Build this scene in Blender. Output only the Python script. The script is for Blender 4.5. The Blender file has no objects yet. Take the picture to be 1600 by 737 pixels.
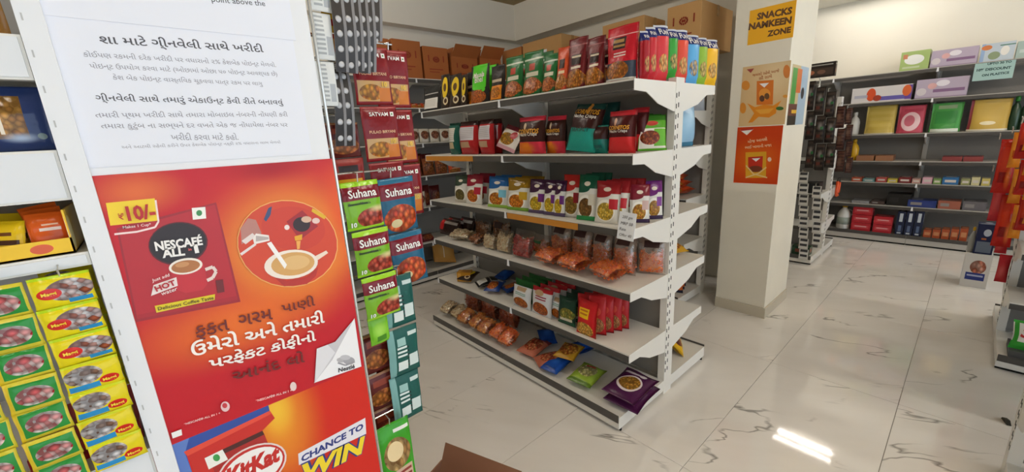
import bpy, bmesh, math, random
from mathutils import Vector, Matrix
PI = math.pi
random.seed(7)
scene = bpy.context.scene
C = scene.collection

# ------------------------------------------------------------------ camera
FPX = 633.0                                   # focal length in pixels of the 1600 px wide frame
YAW, PIT, ROL, CAMH = math.radians(48.9), math.radians(13.8), math.radians(-3.09), 1.5
_f = Vector((math.cos(PIT)*math.cos(YAW), math.cos(PIT)*math.sin(YAW), -math.sin(PIT)))
_r = Vector((math.sin(YAW), -math.cos(YAW), 0)); _u = _r.cross(_f)
CR = _r*math.cos(ROL) + _u*math.sin(ROL); CU = -_r*math.sin(ROL) + _u*math.cos(ROL)
CAM = Vector((0, 0, CAMH))
cd = bpy.data.cameras.new('camera'); cam = bpy.data.objects.new('camera', cd); C.objects.link(cam)
cd.sensor_width = 36; cd.lens = FPX/1600*36; cd.clip_start = .02
m = Matrix((CR, CU, -_f)).transposed().to_4x4(); m.translation = CAM; cam.matrix_world = m
scene.camera = cam
# ------------------------------------------------------------------ light and exposure
scene.view_settings.view_transform = 'Standard'
scene.view_settings.look = 'None'
scene.view_settings.gamma = 1
scene.view_settings.use_curve_mapping = False
scene.view_settings.exposure = 0.3
w = bpy.data.worlds.new('daylight'); scene.world = w; w.use_nodes = True
w.node_tree.nodes['Background'].inputs[0].default_value = (.74, .87, 1.0, 1)
w.node_tree.nodes['Background'].inputs[1].default_value = 2.1
scene.cycles.use_denoising = True
scene.cycles.max_bounces = 7
scene.cycles.transparent_max_bounces = 12
# ceiling battens (x, y, z, length along y, watts); their housings are built further down
BATTENS = [(6.20, 1.03, 2.93, .70, 13), (4.55, -1.25, 3.04, 1.2, 44), (1.3, -.9, 3.04, 1.2, 46),  # last of this row is an unseen lamp placed to brighten the pillar
           (-.6, -1.2, 3.04, 1.2, 20), (6.2, -1.9, 3.04, 1.2, 25), (.6, 2.9, 3.04, 1.2, 30)]  # first and last are unseen lamps, added to lift -x faces and the back

def ray(x, y): return CR*((x-800)/FPX) - CU*((y-368.5)/FPX) + _f
def onx(x, y, v): d = ray(x, y); return CAM + d*(v/d.x)
def ony(x, y, v): d = ray(x, y); return CAM + d*(v/d.y)
def onz(x, y, v): d = ray(x, y); return CAM + d*((v-CAMH)/d.z)
def proj(p): d = Vector(p)-CAM; k = d.dot(_f); return 800+FPX*d.dot(CR)/k, 368.5-FPX*d.dot(CU)/k
def yx(px, X, z):                             # y of the point of the line (X, ., z) seen in column px
    a, b = -2.0, 9.0
    for _ in range(40):
        c = (a+b)/2
        if proj((X, c, z))[0] > px: a = c
        else: b = c
    return (a+b)/2

# ------------------------------------------------------------------ materials
MATS = {}
def srgb(c):
    if isinstance(c, str): c = tuple(int(c[i:i+2], 16)/255 for i in (0, 2, 4))
    return tuple((x/12.92 if x <= .04045 else ((x+.055)/1.055)**2.4) for x in c) + (1,)
def newmat(name):
    M = bpy.data.materials.new(name); M.use_nodes = True
    return M, M.node_tree.nodes, M.node_tree.links, M.node_tree.nodes['Principled BSDF']
def mat(name, col, rough=.5, metal=0, noise=0, nscale=8, bump=0, bscale=60, emit=0, spec=.5):
    if name in MATS: return MATS[name]
    M, N, L, B = newmat(name); c = srgb(col)
    B.inputs['Base Color'].default_value = c; B.inputs['Roughness'].default_value = rough
    B.inputs['Metallic'].default_value = metal; B.inputs['Specular IOR Level'].default_value = spec
    if noise or bump:
        tc = N.new('ShaderNodeTexCoord')
    if noise:
        n = N.new('ShaderNodeTexNoise'); n.inputs['Scale'].default_value = nscale; n.inputs['Detail'].default_value = 5
        L.new(tc.outputs['Object'], n.inputs['Vector'])
        r = N.new('ShaderNodeMapRange'); r.inputs['To Min'].default_value = 1-noise; r.inputs['To Max'].default_value = 1+noise*.5
        L.new(n.outputs['Fac'], r.inputs['Value'])
        x = N.new('ShaderNodeMixRGB'); x.blend_type = 'MULTIPLY'; x.inputs[0].default_value = 1; x.inputs[1].default_value = c
        L.new(r.outputs[0], x.inputs[2]); L.new(x.outputs[0], B.inputs['Base Color'])
    if bump:
        n = N.new('ShaderNodeTexNoise'); n.inputs['Scale'].default_value = bscale; n.inputs['Detail'].default_value = 3
        L.new(tc.outputs['Object'], n.inputs['Vector'])
        b = N.new('ShaderNodeBump'); b.inputs['Strength'].default_value = bump; b.inputs['Distance'].default_value = .01
        L.new(n.outputs['Fac'], b.inputs['Height']); L.new(b.outputs[0], B.inputs['Normal'])
    if emit:
        B.inputs['Emission Color'].default_value = c; B.inputs['Emission Strength'].default_value = emit
    MATS[name] = M; return M

def art(name, base, layers=(), rough=.32, bump=.25, bscale=45, coat=0):
    """Printed film or card: flat shapes laid over each other in UV space.
    r u0 v0 u1 v1 col | e cu cv ru rv col | f cu cv ru rv colA colB scale (food picture) | g cu cv ru rv col (soft blend: print, and a painted glint on dark film)
    b u0 v0 u1 v1 n col (rows of small print)"""
    if name in MATS: return MATS[name]
    M, N, L, B = newmat(name)
    B.inputs['Roughness'].default_value = rough; B.inputs['Specular IOR Level'].default_value = .28
    uv = N.new('ShaderNodeUVMap'); sep = N.new('ShaderNodeSeparateXYZ'); L.new(uv.outputs[0], sep.inputs[0])
    cur = None; c0 = srgb(base)
    def mix(fac, col, colsock=None):
        nonlocal cur
        x = N.new('ShaderNodeMixRGB'); L.new(fac, x.inputs[0])
        if cur is None: x.inputs[1].default_value = c0
        else: L.new(cur, x.inputs[1])
        if colsock is not None: L.new(colsock, x.inputs[2])
        else: x.inputs[2].default_value = srgb(col)
        cur = x.outputs[0]
    def vm(op, a, b=None):
        n = N.new('ShaderNodeVectorMath'); n.operation = op; L.new(a, n.inputs[0])
        if b is not None: n.inputs[1].default_value = b
        return n
    def ma(op, a, b=None):
        n = N.new('ShaderNodeMath'); n.operation = op; L.new(a, n.inputs[0])
        if b is not None:
            if isinstance(b, (int, float)): n.inputs[1].default_value = b
            else: L.new(b, n.inputs[1])
        return n.outputs[0]
    for l in layers:
        k = l[0]
        if k in 'rb':
            u0, v0, u1, v1 = l[1:5]
            a = vm('SUBTRACT', uv.outputs[0], ((u0+u1)/2, (v0+v1)/2, 0))
            a = vm('MULTIPLY', a.outputs[0], (2/(u1-u0), 2/(v1-v0), 0)); a = vm('ABSOLUTE', a.outputs[0])
            s = N.new('ShaderNodeSeparateXYZ'); L.new(a.outputs[0], s.inputs[0])
            msk = ma('LESS_THAN', ma('MAXIMUM', s.outputs[0], s.outputs[1]), 1.0)
            if k == 'b':
                fr = ma('FRACT', ma('MULTIPLY', ma('SUBTRACT', sep.outputs[1], v0), l[5]/(v1-v0)))
                msk = ma('MULTIPLY', msk, ma('GREATER_THAN', fr, .5)); mix(msk, l[6])
            else: mix(msk, l[5])
        else:
            cu, cv, ru, rv = l[1:5]
            a = vm('SUBTRACT', uv.outputs[0], (cu, cv, 0)); a = vm('MULTIPLY', a.outputs[0], (1/ru, 1/rv, 0))
            if k == 'f' and len(l) > 8:                 # rectangular window
                a = vm('ABSOLUTE', a.outputs[0]); sx = N.new('ShaderNodeSeparateXYZ'); L.new(a.outputs[0], sx.inputs[0])
                lv = ma('MAXIMUM', sx.outputs[0], sx.outputs[1])
            else: a = vm('LENGTH', a.outputs[0]); lv = a.outputs['Value']
            if k == 'g':
                r = N.new('ShaderNodeMapRange'); r.inputs['From Min'].default_value = 1; r.inputs['From Max'].default_value = 0
                r.interpolation_type = 'SMOOTHSTEP'
                L.new(lv, r.inputs['Value']); mix(r.outputs[0], l[5])
            else:
                if k == 'f':
                    v = N.new('ShaderNodeTexVoronoi'); v.inputs['Scale'].default_value = l[7]*1.15; L.new(uv.outputs[0], v.inputs['Vector'])
                    r = N.new('ShaderNodeMixRGB'); r.inputs[1].default_value = srgb(l[5]); r.inputs[2].default_value = srgb(l[6])
                    s2 = N.new('ShaderNodeSeparateXYZ'); L.new(v.outputs['Color'], s2.inputs[0]); L.new(s2.outputs[0], r.inputs[0])
                    dk = N.new('ShaderNodeMapRange'); dk.inputs['From Min'].default_value = .15; dk.inputs['From Max'].default_value = .62; dk.inputs['To Min'].default_value = 1.12; dk.inputs['To Max'].default_value = .38
                    L.new(v.outputs['Distance'], dk.inputs['Value'])
                    mm_ = N.new('ShaderNodeMixRGB'); mm_.blend_type = 'MULTIPLY'; mm_.inputs[0].default_value = 1; L.new(r.outputs[0], mm_.inputs[1]); L.new(dk.outputs[0], mm_.inputs[2])
                    mix(ma('LESS_THAN', lv, 1.0), None, mm_.outputs[0])
                else: mix(ma('LESS_THAN', lv, 1.0), l[5])
    if cur is None: B.inputs['Base Color'].default_value = c0
    else: L.new(cur, B.inputs['Base Color'])
    if bump:
        tc = N.new('ShaderNodeTexCoord'); n = N.new('ShaderNodeTexNoise'); n.inputs['Scale'].default_value = bscale; n.inputs['Detail'].default_value = 2
        L.new(tc.outputs['Object'], n.inputs['Vector']); b = N.new('ShaderNodeBump'); b.inputs['Strength'].default_value = bump; b.inputs['Distance'].default_value = .008
        L.new(n.outputs['Fac'], b.inputs['Height']); L.new(b.outputs[0], B.inputs['Normal'])
    if coat: B.inputs['Coat Weight'].default_value = coat; B.inputs['Coat Roughness'].default_value = .1
    MATS[name] = M; return M

def film_mat(name='clear film', haze=0):
    if name in MATS: return MATS[name]
    M, N, L, B = newmat(name); out = N['Material Output']
    t = N.new('ShaderNodeBsdfTransparent'); t.inputs[0].default_value = (.93, .92, .90, 1)
    gl = N.new('ShaderNodeBsdfGlossy'); gl.inputs['Color'].default_value = (.9, .9, .9, 1); gl.inputs['Roughness'].default_value = .16
    tc = N.new('ShaderNodeTexCoord'); n = N.new('ShaderNodeTexNoise'); n.inputs['Scale'].default_value = 38
    L.new(tc.outputs['Object'], n.inputs['Vector']); b = N.new('ShaderNodeBump'); b.inputs['Strength'].default_value = .8; b.inputs['Distance'].default_value = .012
    L.new(n.outputs['Fac'], b.inputs['Height']); L.new(b.outputs[0], gl.inputs['Normal'])
    x = N.new('ShaderNodeMixShader'); x.inputs[0].default_value = .13
    L.new(gl.outputs[0], x.inputs[2]); L.new(x.outputs[0], out.inputs[0])
    if haze:
        df = N.new('ShaderNodeBsdfDiffuse'); df.inputs[0].default_value = srgb('d8bfae'); hz = N.new('ShaderNodeMixShader'); hz.inputs[0].default_value = haze
        L.new(t.outputs[0], hz.inputs[1]); L.new(df.outputs[0], hz.inputs[2]); L.new(hz.outputs[0], x.inputs[1])
    else: L.new(t.outputs[0], x.inputs[1])
    MATS[name] = M; return M
def food(name, a, b, scale=60, rough=.5):
    if name in MATS: return MATS[name]
    M, N, L, B = newmat(name); tc = N.new('ShaderNodeTexCoord'); v = N.new('ShaderNodeTexVoronoi'); v.inputs['Scale'].default_value = scale
    L.new(tc.outputs['Object'], v.inputs['Vector']); s = N.new('ShaderNodeSeparateXYZ'); L.new(v.outputs['Color'], s.inputs[0])
    r = N.new('ShaderNodeMixRGB'); r.inputs[1].default_value = srgb(a); r.inputs[2].default_value = srgb(b); L.new(s.outputs[0], r.inputs[0])
    L.new(r.outputs[0], B.inputs['Base Color']); B.inputs['Roughness'].default_value = rough
    bp = N.new('ShaderNodeBump'); bp.inputs['Strength'].default_value = .8; bp.inputs['Distance'].default_value = .006
    L.new(v.outputs['Distance'], bp.inputs['Height']); L.new(bp.outputs[0], B.inputs['Normal'])
    MATS[name] = M; return M

def marble():
    M, N, L, B = newmat('marble tile')
    g = N.new('ShaderNodeNewGeometry'); oi = N.new('ShaderNodeObjectInfo')
    sc = N.new('ShaderNodeVectorMath'); sc.operation = 'SCALE'; sc.inputs[0].default_value = (17, 31, 5); L.new(oi.outputs['Random'], sc.inputs['Scale'])
    ad = N.new('ShaderNodeVectorMath'); ad.operation = 'ADD'; L.new(g.outputs['Position'], ad.inputs[0]); L.new(sc.outputs[0], ad.inputs[1])
    def dot(v):
        x = N.new('ShaderNodeVectorMath'); x.operation = 'DOT_PRODUCT'; L.new(ad.outputs[0], x.inputs[0]); x.inputs[1].default_value = v; return x.outputs['Value']
    mp = N.new('ShaderNodeCombineXYZ'); L.new(dot((.26, -.45, 0)), mp.inputs[0]); L.new(dot((1.75, 1.0, 0)), mp.inputs[1])      # veins run askew across the tiles
    n = N.new('ShaderNodeTexNoise'); n.inputs['Scale'].default_value = 1.25; n.inputs['Detail'].default_value = 5; n.inputs['Roughness'].default_value = .5; n.inputs['Distortion'].default_value = .25
    L.new(mp.outputs[0], n.inputs['Vector'])
    def ma(op, a, b): 
        x = N.new('ShaderNodeMath'); x.operation = op; L.new(a, x.inputs[0])
        if isinstance(b, float): x.inputs[1].default_value = b
        else: L.new(b, x.inputs[1])
        return x.outputs[0]
    d = N.new('ShaderNodeMath'); d.operation = 'ABSOLUTE'; L.new(ma('SUBTRACT', n.outputs['Fac'], .5), d.inputs[0])
    r = N.new('ShaderNodeMapRange'); r.inputs['From Min'].default_value = 0; r.inputs['From Max'].default_value = .007; r.inputs['To Min'].default_value = 1; r.inputs['To Max'].default_value = 0
    L.new(d.outputs[0], r.inputs['Value'])
    n2 = N.new('ShaderNodeTexNoise'); n2.inputs['Scale'].default_value = 2.3; n2.inputs['Detail'].default_value = 2; L.new(ad.outputs[0], n2.inputs['Vector'])
    r2 = N.new('ShaderNodeMapRange'); r2.inputs['From Min'].default_value = .49; r2.inputs['From Max'].default_value = .60; L.new(n2.outputs['Fac'], r2.inputs['Value'])
    vein = ma('MULTIPLY', r.outputs[0], r2.outputs[0])
    n3 = N.new('ShaderNodeTexNoise'); n3.inputs['Scale'].default_value = 3; n3.inputs['Detail'].default_value = 4; L.new(mp.outputs[0], n3.inputs['Vector'])
    b1 = N.new('ShaderNodeMixRGB'); b1.inputs[1].default_value = srgb('e2ddd6'); b1.inputs[2].default_value = srgb('f4f1ed'); L.new(n3.outputs['Fac'], b1.inputs[0])
    b2 = N.new('ShaderNodeMixRGB'); b2.inputs[2].default_value = srgb('5c564e'); L.new(b1.outputs[0], b2.inputs[1]); L.new(ma('MULTIPLY', vein, .75), b2.inputs[0])
    L.new(b2.outputs[0], B.inputs['Base Color']); B.inputs['Roughness'].default_value = .05; B.inputs['Specular IOR Level'].default_value = .5
    MATS['marble'] = M; return M

STEEL = mat('white painted steel', 'e6e3dc', .38)
PANEL = mat('grey painted steel', '85817c', .5)
STRIPM = mat('grey price strip', '494643', .35)
SLOT = mat('slot shadow gap', '16150f', .9)
WALL = mat('cream plaster', 'ece7da', .85, noise=.05, nscale=2, bump=.08, bscale=90)
CEIL = mat('tan ceiling', 'a58f66', .8, noise=.06, nscale=3)
CARD = mat('brown cardboard', 'b5763f', .8, noise=.10, nscale=7, bump=.1, bscale=30)
CARD2 = mat('pale cardboard', 'c79a62', .8, noise=.10, nscale=6, bump=.1, bscale=30)
TAPE = mat('parcel tape', 'a8834e', .25)
REDINK = mat('red carton print', '8c3018', .8)
WHITE = mat('white card', 'eef0f4', .6)
PAPER = mat('copier paper', 'e9ecf6', .7)
INK = mat('grey toner', '55555c', .8)
INK2 = mat('light grey toner', '9a9aa4', .8)
WIRE = mat('chromed wire', 'c8c6c0', .25, metal=.9)
def flatm(col, rough=.45): return mat('print '+col, col, rough)

# ------------------------------------------------------------------ mesh helpers
def mesh(name, verts, faces, mats, uvs=None, smooth=False, fm=None):
    me = bpy.data.meshes.new(name); me.from_pydata(verts, [], faces)
    for x in (mats if isinstance(mats, (list, tuple)) else [mats]): me.materials.append(x)
    if uvs:
        ul = me.uv_layers.new(name='UVMap')
        ul.data.foreach_set('uv', [c for f in faces for i in f for c in uvs[i]])
    if smooth: me.polygons.foreach_set('use_smooth', [True]*len(me.polygons))
    if fm: me.polygons.foreach_set('material_index', fm)
    me.update(); return me
def obj(name, me, parent=None, loc=(0, 0, 0), rot=(0, 0, 0)):
    o = bpy.data.objects.new(name, me); C.objects.link(o)
    o.location = loc; o.rotation_euler = rot
    if parent is not None: o.parent = parent
    return o
ITEMS = []
def tag(o, look, cat, place='', group=None):
    o['category'] = cat
    ITEMS.append((o, look, place, group)); return o
def lab(o, label, cat, group=None):
    o['label'] = label; o['category'] = cat
    if group: o['group'] = group
    return o
def empty(name, loc=(0, 0, 0), rot=(0, 0, 0)):
    o = bpy.data.objects.new(name, None); C.objects.link(o); o.location = loc; o.rotation_euler = rot; o.empty_display_size = .05
    return o
def struct(o): o['kind'] = 'structure'; return o
class MB:
    def __init__(s): s.v = []; s.f = []; s.uv = []; s.fm = []
    def box(s, x0, y0, z0, x1, y1, z1, mi=0):
        b = len(s.v)
        P = [(x0,y0,z0),(x1,y0,z0),(x1,y1,z0),(x0,y1,z0),(x0,y0,z1),(x1,y0,z1),(x1,y1,z1),(x0,y1,z1)]
        for q, us in (((0,1,5,4),((0,0),(1,0),(1,1),(0,1))), ((2,3,7,6),((0,0),(1,0),(1,1),(0,1))), ((3,0,4,7),((0,0),(1,0),(1,1),(0,1))),
                      ((1,2,6,5),((0,0),(1,0),(1,1),(0,1))), ((4,5,6,7),((0,0),(1,0),(1,1),(0,1))), ((3,2,1,0),((0,0),(1,0),(1,1),(0,1)))):
            n = len(s.v); s.v += [P[i] for i in q]; s.uv += us; s.f.append((n, n+1, n+2, n+3)); s.fm.append(mi)
        return s
    def prism(s, pts, y0, y1, mi=0):            # polygon in the xz plane swept along y
        n = len(pts); b = len(s.v)
        s.v += [(x, y0, z) for x, z in pts]+[(x, y1, z) for x, z in pts]; s.uv += [(0, 0)]*(2*n)
        s.f.append(tuple(range(b, b+n))); s.f.append(tuple(range(b+2*n-1, b+n-1, -1))); s.fm += [mi, mi]
        for i in range(n):
            j = (i+1) % n; s.f.append((b+j, b+i, b+n+i, b+n+j)); s.fm.append(mi)
        return s
    def tube(s, pts, r, n=8, mi=0, cap=True):
        rings = []
        for i, p in enumerate(pts):
            p = Vector(p); a = Vector(pts[max(i-1, 0)]); c = Vector(pts[min(i+1, len(pts)-1)]); d = (c-a).normalized()
            e = d.orthogonal().normalized() if abs(d.z) < .9 else Vector((1, 0, 0)); g = d.cross(e).normalized(); e = g.cross(d)
            rr = r[i] if isinstance(r, (list, tuple)) else r
            b = len(s.v); rings.append(b)
            for k in range(n):
                t = 2*PI*k/n; q = p+e*math.cos(t)*rr+g*math.sin(t)*rr; s.v.append(tuple(q)); s.uv.append((k/n, i/max(1, len(pts)-1)))
        for a, b in zip(rings, rings[1:]):
            for k in range(n): s.f.append((a+k, a+(k+1) % n, b+(k+1) % n, b+k)); s.fm.append(mi)
        if cap:
            s.f.append(tuple(rings[0]+k for k in range(n))[::-1]); s.f.append(tuple(rings[-1]+k for k in range(n))); s.fm += [mi, mi]
        return s
    def lathe(s, prof, n=16, mi=0, c=(0, 0)):
        b0 = len(s.v)
        for i, (r, z) in enumerate(prof):
            for k in range(n):
                t = 2*PI*k/n; s.v.append((c[0]+r*math.cos(t), c[1]+r*math.sin(t), z)); s.uv.append((k/n, i/(len(prof)-1)))
        for i in range(len(prof)-1):
            for k in range(n): a = b0+i*n; s.f.append((a+k, a+(k+1) % n, a+n+(k+1) % n, a+n+k)); s.fm.append(mi)
        s.f.append(tuple(b0+k for k in range(n))[::-1]); s.f.append(tuple(b0+(len(prof)-1)*n+k for k in range(n))); s.fm += [mi, mi]
        return s
    def me(s, name, mats, smooth=False):
        return mesh(name, s.v, s.f, mats, s.uv, smooth, s.fm)
    def build(s, name, mats, parent=None, loc=(0, 0, 0), rot=(0, 0, 0), smooth=False, bevel=0):
        m_ = s.me(name, mats, smooth)
        if bevel:
            bm = bmesh.new(); bm.from_mesh(m_); bmesh.ops.remove_doubles(bm, verts=bm.verts, dist=1e-6)
            bmesh.ops.bevel(bm, geom=bm.edges[:], offset=bevel, segments=1, affect='EDGES'); bm.to_mesh(m_); bm.free()
        return obj(name, m_, parent, loc, rot)

# ---------------- text ----------------
TXT = {}
def text_mesh(s, bold=0.0, shear=0.0):
    k = (s, bold, shear)
    if k in TXT: return TXT[k]
    cu = bpy.data.curves.new('t', 'FONT'); cu.body = s; cu.size = 1; cu.offset = bold; cu.shear = shear; cu.resolution_u = 2
    o = bpy.data.objects.new('t', cu); C.objects.link(o)
    dg = bpy.context.evaluated_depsgraph_get(); me = bpy.data.meshes.new_from_object(o.evaluated_get(dg))
    V = [v.co.copy() for v in me.vertices]; F = [tuple(p.vertices) for p in me.polygons]
    bpy.data.objects.remove(o); bpy.data.curves.remove(cu); bpy.data.meshes.remove(me)
    if not V: TXT[k] = None; return None
    x0 = min(v.x for v in V); x1 = max(v.x for v in V); y0 = min(v.y for v in V); y1 = max(v.y for v in V)
    TXT[k] = (V, F, x0, x1, y0, y1); return TXT[k]
def text2d(s, cx, cz, w, material, parent, ang=0, hf=1.0, bold=0.0, shear=0.0, y=-.001, depth=None, name='lettering', h=None):
    """lettering centred on (cx, cz) in the parent's xz plane, w wide; depth(x, z) gives the front surface to lie on"""
    t = text_mesh(s, bold, shear)
    if t is None: return None
    V, F, x0, x1, y0, y1 = t; k = w/(x1-x0); kz = k*hf if h is None else h/(y1-y0)
    ca, sa = math.cos(ang), math.sin(ang); out = []
    for v in V:
        a = (v.x-(x0+x1)/2)*k; b = (v.y-(y0+y1)/2)*kz
        x = cx+a*ca-b*sa; z = cz+a*sa+b*ca
        out.append((x, (y if depth is None else depth(x, z)+y), z))
    return obj(name, mesh(name, out, F, material), parent)

# ---------------- packets ----------------
def profile(kind, w, h, d, seed):
    rs = random.Random(seed); p1, p2, p3 = rs.uniform(0, 6), rs.uniform(0, 6), rs.uniform(0, 6)
    def t(u, v):
        u = min(max(u, 0), 1); v = min(max(v, 0), 1)
        wr = 1+.10*math.sin(5*u+7*v+p1)+.07*math.sin(11*u-6*v+p2)+.05*math.sin(17*v+p3)
        if kind == 'pillow':
            s = min(max((v-.05)/.90, 0), 1); return .0008+d/2*math.sin(PI*s)**.5*max(0, 1-abs(2*u-1)**3.5)**.5*wr
        if kind == 'pouch':
            s = min(max(v/.86, 0), 1); return .0008+d/2*(1-s)**.55*max(0, 1-abs(2*u-1)**4)**.6*wr*(.75+.25*math.sin(PI*min(1, v*2+.2)))
        if kind == 'flat':
            s = min(max((v-.06)/.88, 0), 1); return .0006+d/2*math.sin(PI*s)**.4*max(0, 1-abs(2*u-1)**6)**.5*wr
        if kind == 'stick':
            s = min(max((v-.03)/.94, 0), 1); return .0008+d/2*min(1, math.sin(PI*s)*2.2)*max(0, 1-abs(2*u-1)**2.5)**.5*(1+.25*(wr-1))
        return d/2
    return t
PACKS = {}
def pack_mesh(kind, w, h, d, material, seed=0, nu=8, nv=10):
    k = (kind, round(w, 3), round(h, 3), round(d, 3), material.name, seed)
    if k in PACKS: return PACKS[k]
    t = profile(kind, w, h, d, seed); V = []; UV = []; F = []; rs = random.Random(seed+99)
    ph = rs.uniform(0, 6)
    vs = [0, .04, .08]+[.08+.84*(i+1)/(nv-2) for i in range(nv-2)]+[.96, 1]
    us = [.5-.5*math.cos(PI*i/nu) for i in range(nu+1)]
    us = [.55*a+.45*i/nu for i, a in enumerate(us)]
    def X(u, v):
        pinch = {'pillow': .07, 'pouch': .03, 'flat': .02, 'stick': .02}.get(kind, 0)
        return (u-.5)*w*(1-pinch*math.sin(PI*min(1, max(0, v)))+.01*math.sin(9*v+ph))
    for side in (-1, 1):
        b = len(V)
        for v in vs:
            for u in us:
                wob = .004*math.sin(6*u+ph)*max(0, v-.8)*5 if kind != 'flat' else .0015*math.sin(5*u+4*v+ph)
                V.append((X(u, v), side*t(u, v)+wob*(h/.2), v*h)); UV.append((u, v) if side < 0 else (1-u, v))
        n = len(us)
        for j in range(len(vs)-1):
            for i in range(n-1):
                q = (b+j*n+i, b+j*n+i+1, b+(j+1)*n+i+1, b+(j+1)*n+i); F.append(q if side < 0 else q[::-1])
    n = len(us); tot = n*len(vs)                    # close the rim so the film is one shell
    for j in range(len(vs)-1):
        for i in (0, n-1):
            q = (j*n+i, (j+1)*n+i, tot+(j+1)*n+i, tot+j*n+i); F.append(q if i else q[::-1])
    for j in (0, len(vs)-1):
        for i in range(n-1):
            q = (j*n+i, tot+j*n+i, tot+j*n+i+1, j*n+i+1); F.append(q if j == 0 else q[::-1])
    me = mesh(kind+'_pack', V, F, material, UV, True); PACKS[k] = me; return me
def depthf(kind, w, h, d, seed):
    t = profile(kind, w, h, d, seed)
    return lambda x, z: -t(x/w+.5, z/h)

FACE_X, FACE_Y = -PI/2, 0.0                       # a thing's front turned to -x or to -y
def euler(face, tilt, yaw=0, roll=0):
    return (Matrix.Rotation(face+yaw, 4, 'Z') @ Matrix.Rotation(-tilt, 4, 'X') @ Matrix.Rotation(roll, 4, 'Y')).to_euler()
def packet(name, look, cat, place, group, loc, dims, material, kind='pillow', face=FACE_X, tilt=0, yaw=0, roll=0, seed=0, texts=()):
    w_, h_, d_ = dims
    if tilt >= 0 and kind != 'box':                # lift so that the lowest point of a leaning pack stands on its shelf
        loc = Vector(loc)+Vector((0, 0, abs(math.sin(tilt))*d_*(.10 if tilt < 1 else .56)))
    loc = Vector(loc)+Vector((0, 0, abs(math.sin(roll))*w_*.5*math.cos(min(tilt, 1.4))))
    o = obj(name, pack_mesh(kind, w_, h_, d_, material, seed), None, loc, euler(face, tilt, yaw, roll))
    tag(o, look, cat, place, group)
    dep = depthf(kind, w_, h_, d_, seed)
    for s, u, v, tw, m_, kw in texts:
        text2d(s, (u-.5)*w_, v*h_, tw*w_, m_, o, depth=dep, **dict(dict(y=-.0022), **kw))
    return o

# ------------------------------------------------------------------ the room
ROOM = dict(x0=-2.2, x1=6.98, y0=-3.9, y1=4.33, h=3.12)
MARB = marble()
fl = struct(MB().box(ROOM['x0'], ROOM['y0'], -.08, 9.0, 5.2, -.006).build('floor', mat('grey grout', '8f877c', .9)))
tb = MB().box(.0012, .0012, -.006, 1.1988, .5988, 0).me('tile', MARB)
for j in range(-7, 8):
    y = .08+.6*j
    if y+.6 < ROOM['y0'] or y > 4.4: continue
    for i in range(-2, 7):
        x = .35+1.2*i
        t = obj('tile', tb, fl, (x, y, 0))
def wallbox(name, a, b, m_=WALL): return struct(MB().box(*a, *b).build(name, m_))
wallbox('wall_back', (ROOM['x0'], 4.33, 0), (4.3, 4.5, 3.12))
wl = wallbox('wall_partition', (4.12, 1.30, 0), (4.3, 4.33, 3.12))
wallbox('wall_far', (6.98, ROOM['y0'], 0), (7.15, 5.2, 3.12))
wallbox('wall_left', (ROOM['x0']-.15, ROOM['y0'], 0), (ROOM['x0'], 4.33, 3.12))
wallbox('wall_end', (4.3, 5.0, 0), (6.98, 5.2, 3.12))
wallbox('ceiling', (ROOM['x0']-.15, ROOM['y0'], 3.12), (7.15, 5.2, 3.25), CEIL)
wallbox('trim_1', (ROOM['x0'], 4.20, 2.70), (3.90, 4.33, 3.12))                # beams round the ceiling
wallbox('trim_2', (3.90, .92, 2.70), (4.12, 4.33, 3.12))
wallbox('trim_3', (6.36, ROOM['y0'], 2.905), (6.98, 5.0, 3.12))
# shop front behind the camera: piers with open daylight between them
for i, x in enumerate((-2.2, 2.2, 6.6)):
    wallbox('wall_front', (x, -3.9, 0), (x+.4, -3.75, 3.12))
wallbox('wall_front', (-2.2, -3.9, 2.5), (7.0, -3.76, 3.12))
# pillar
PLX0, PLX1, PLY0, PLY1 = 3.39, 3.95, .919, 1.298
pil = struct(MB().box(PLX0+.012, PLY0+.012, 0, PLX1, PLY1, 3.12).build('wall_pillar', mat('pillar plaster', 'ebe5d5', .75, noise=.10, nscale=3, bump=.06, bscale=80)))
SK = mat('skirting tile', 'c9c0ad', .25, noise=.08, nscale=5)
struct(MB().box(PLX0, PLY0, 0, PLX0+.012, PLY1, .085).box(PLX0+.012, PLY0, 0, PLX1, PLY0+.012, .085).build('baseboard_pillar', SK))

# ceiling battens: a steel housing with a glowing tube, and the light it gives
for i, (x, y, z, l, e) in enumerate(BATTENS):
    r = empty('batten_light', (x, y, z)); TUBE = mat('lit tube %d' % i, 'fff8ee', .4, emit=e/(PI*2*PI*.014*l))
    MB().box(-.03, -l/2, .03, .03, l/2, .075 if z > 3 else .05).build('housing', STEEL, r)
    MB().tube([(0, -l/2+.02, 0), (0, l/2-.02, 0)], .014, 10).build('tube', TUBE, r, smooth=True)
    MB().tube([(-.17, -l/2+.02, 0), (-.17, l/2-.02, 0)], .006, 8).build('tube', TUBE, r, smooth=True) if i == 0 else None
    for s in (-1, 1): MB().box(-.02, s*(l/2-.02)-.015, -.018, .02, s*(l/2-.02)+.015, .03).build('end_cap', STEEL, r)
    if i == 0:
        MB().box(-.19, -l/2, .03, -.15, l/2, .05).build('housing', STEEL, r)
        MB().box(-.16, -.02, .05, .20, .02, .07).build('bracket', STEEL, r); MB().box(.17, -.02, -.05, .20, .02, .07).build('bracket', STEEL, r)
    lab(r, ['twin slim tube light on the far wall beam', 'ceiling tube light over the main aisle', 'added ceiling tube light behind the viewer',
            'added ceiling tube light near the left wall', 'ceiling tube light near the far right corner', 'added ceiling tube light above the back aisle'][i], 'light')
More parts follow.
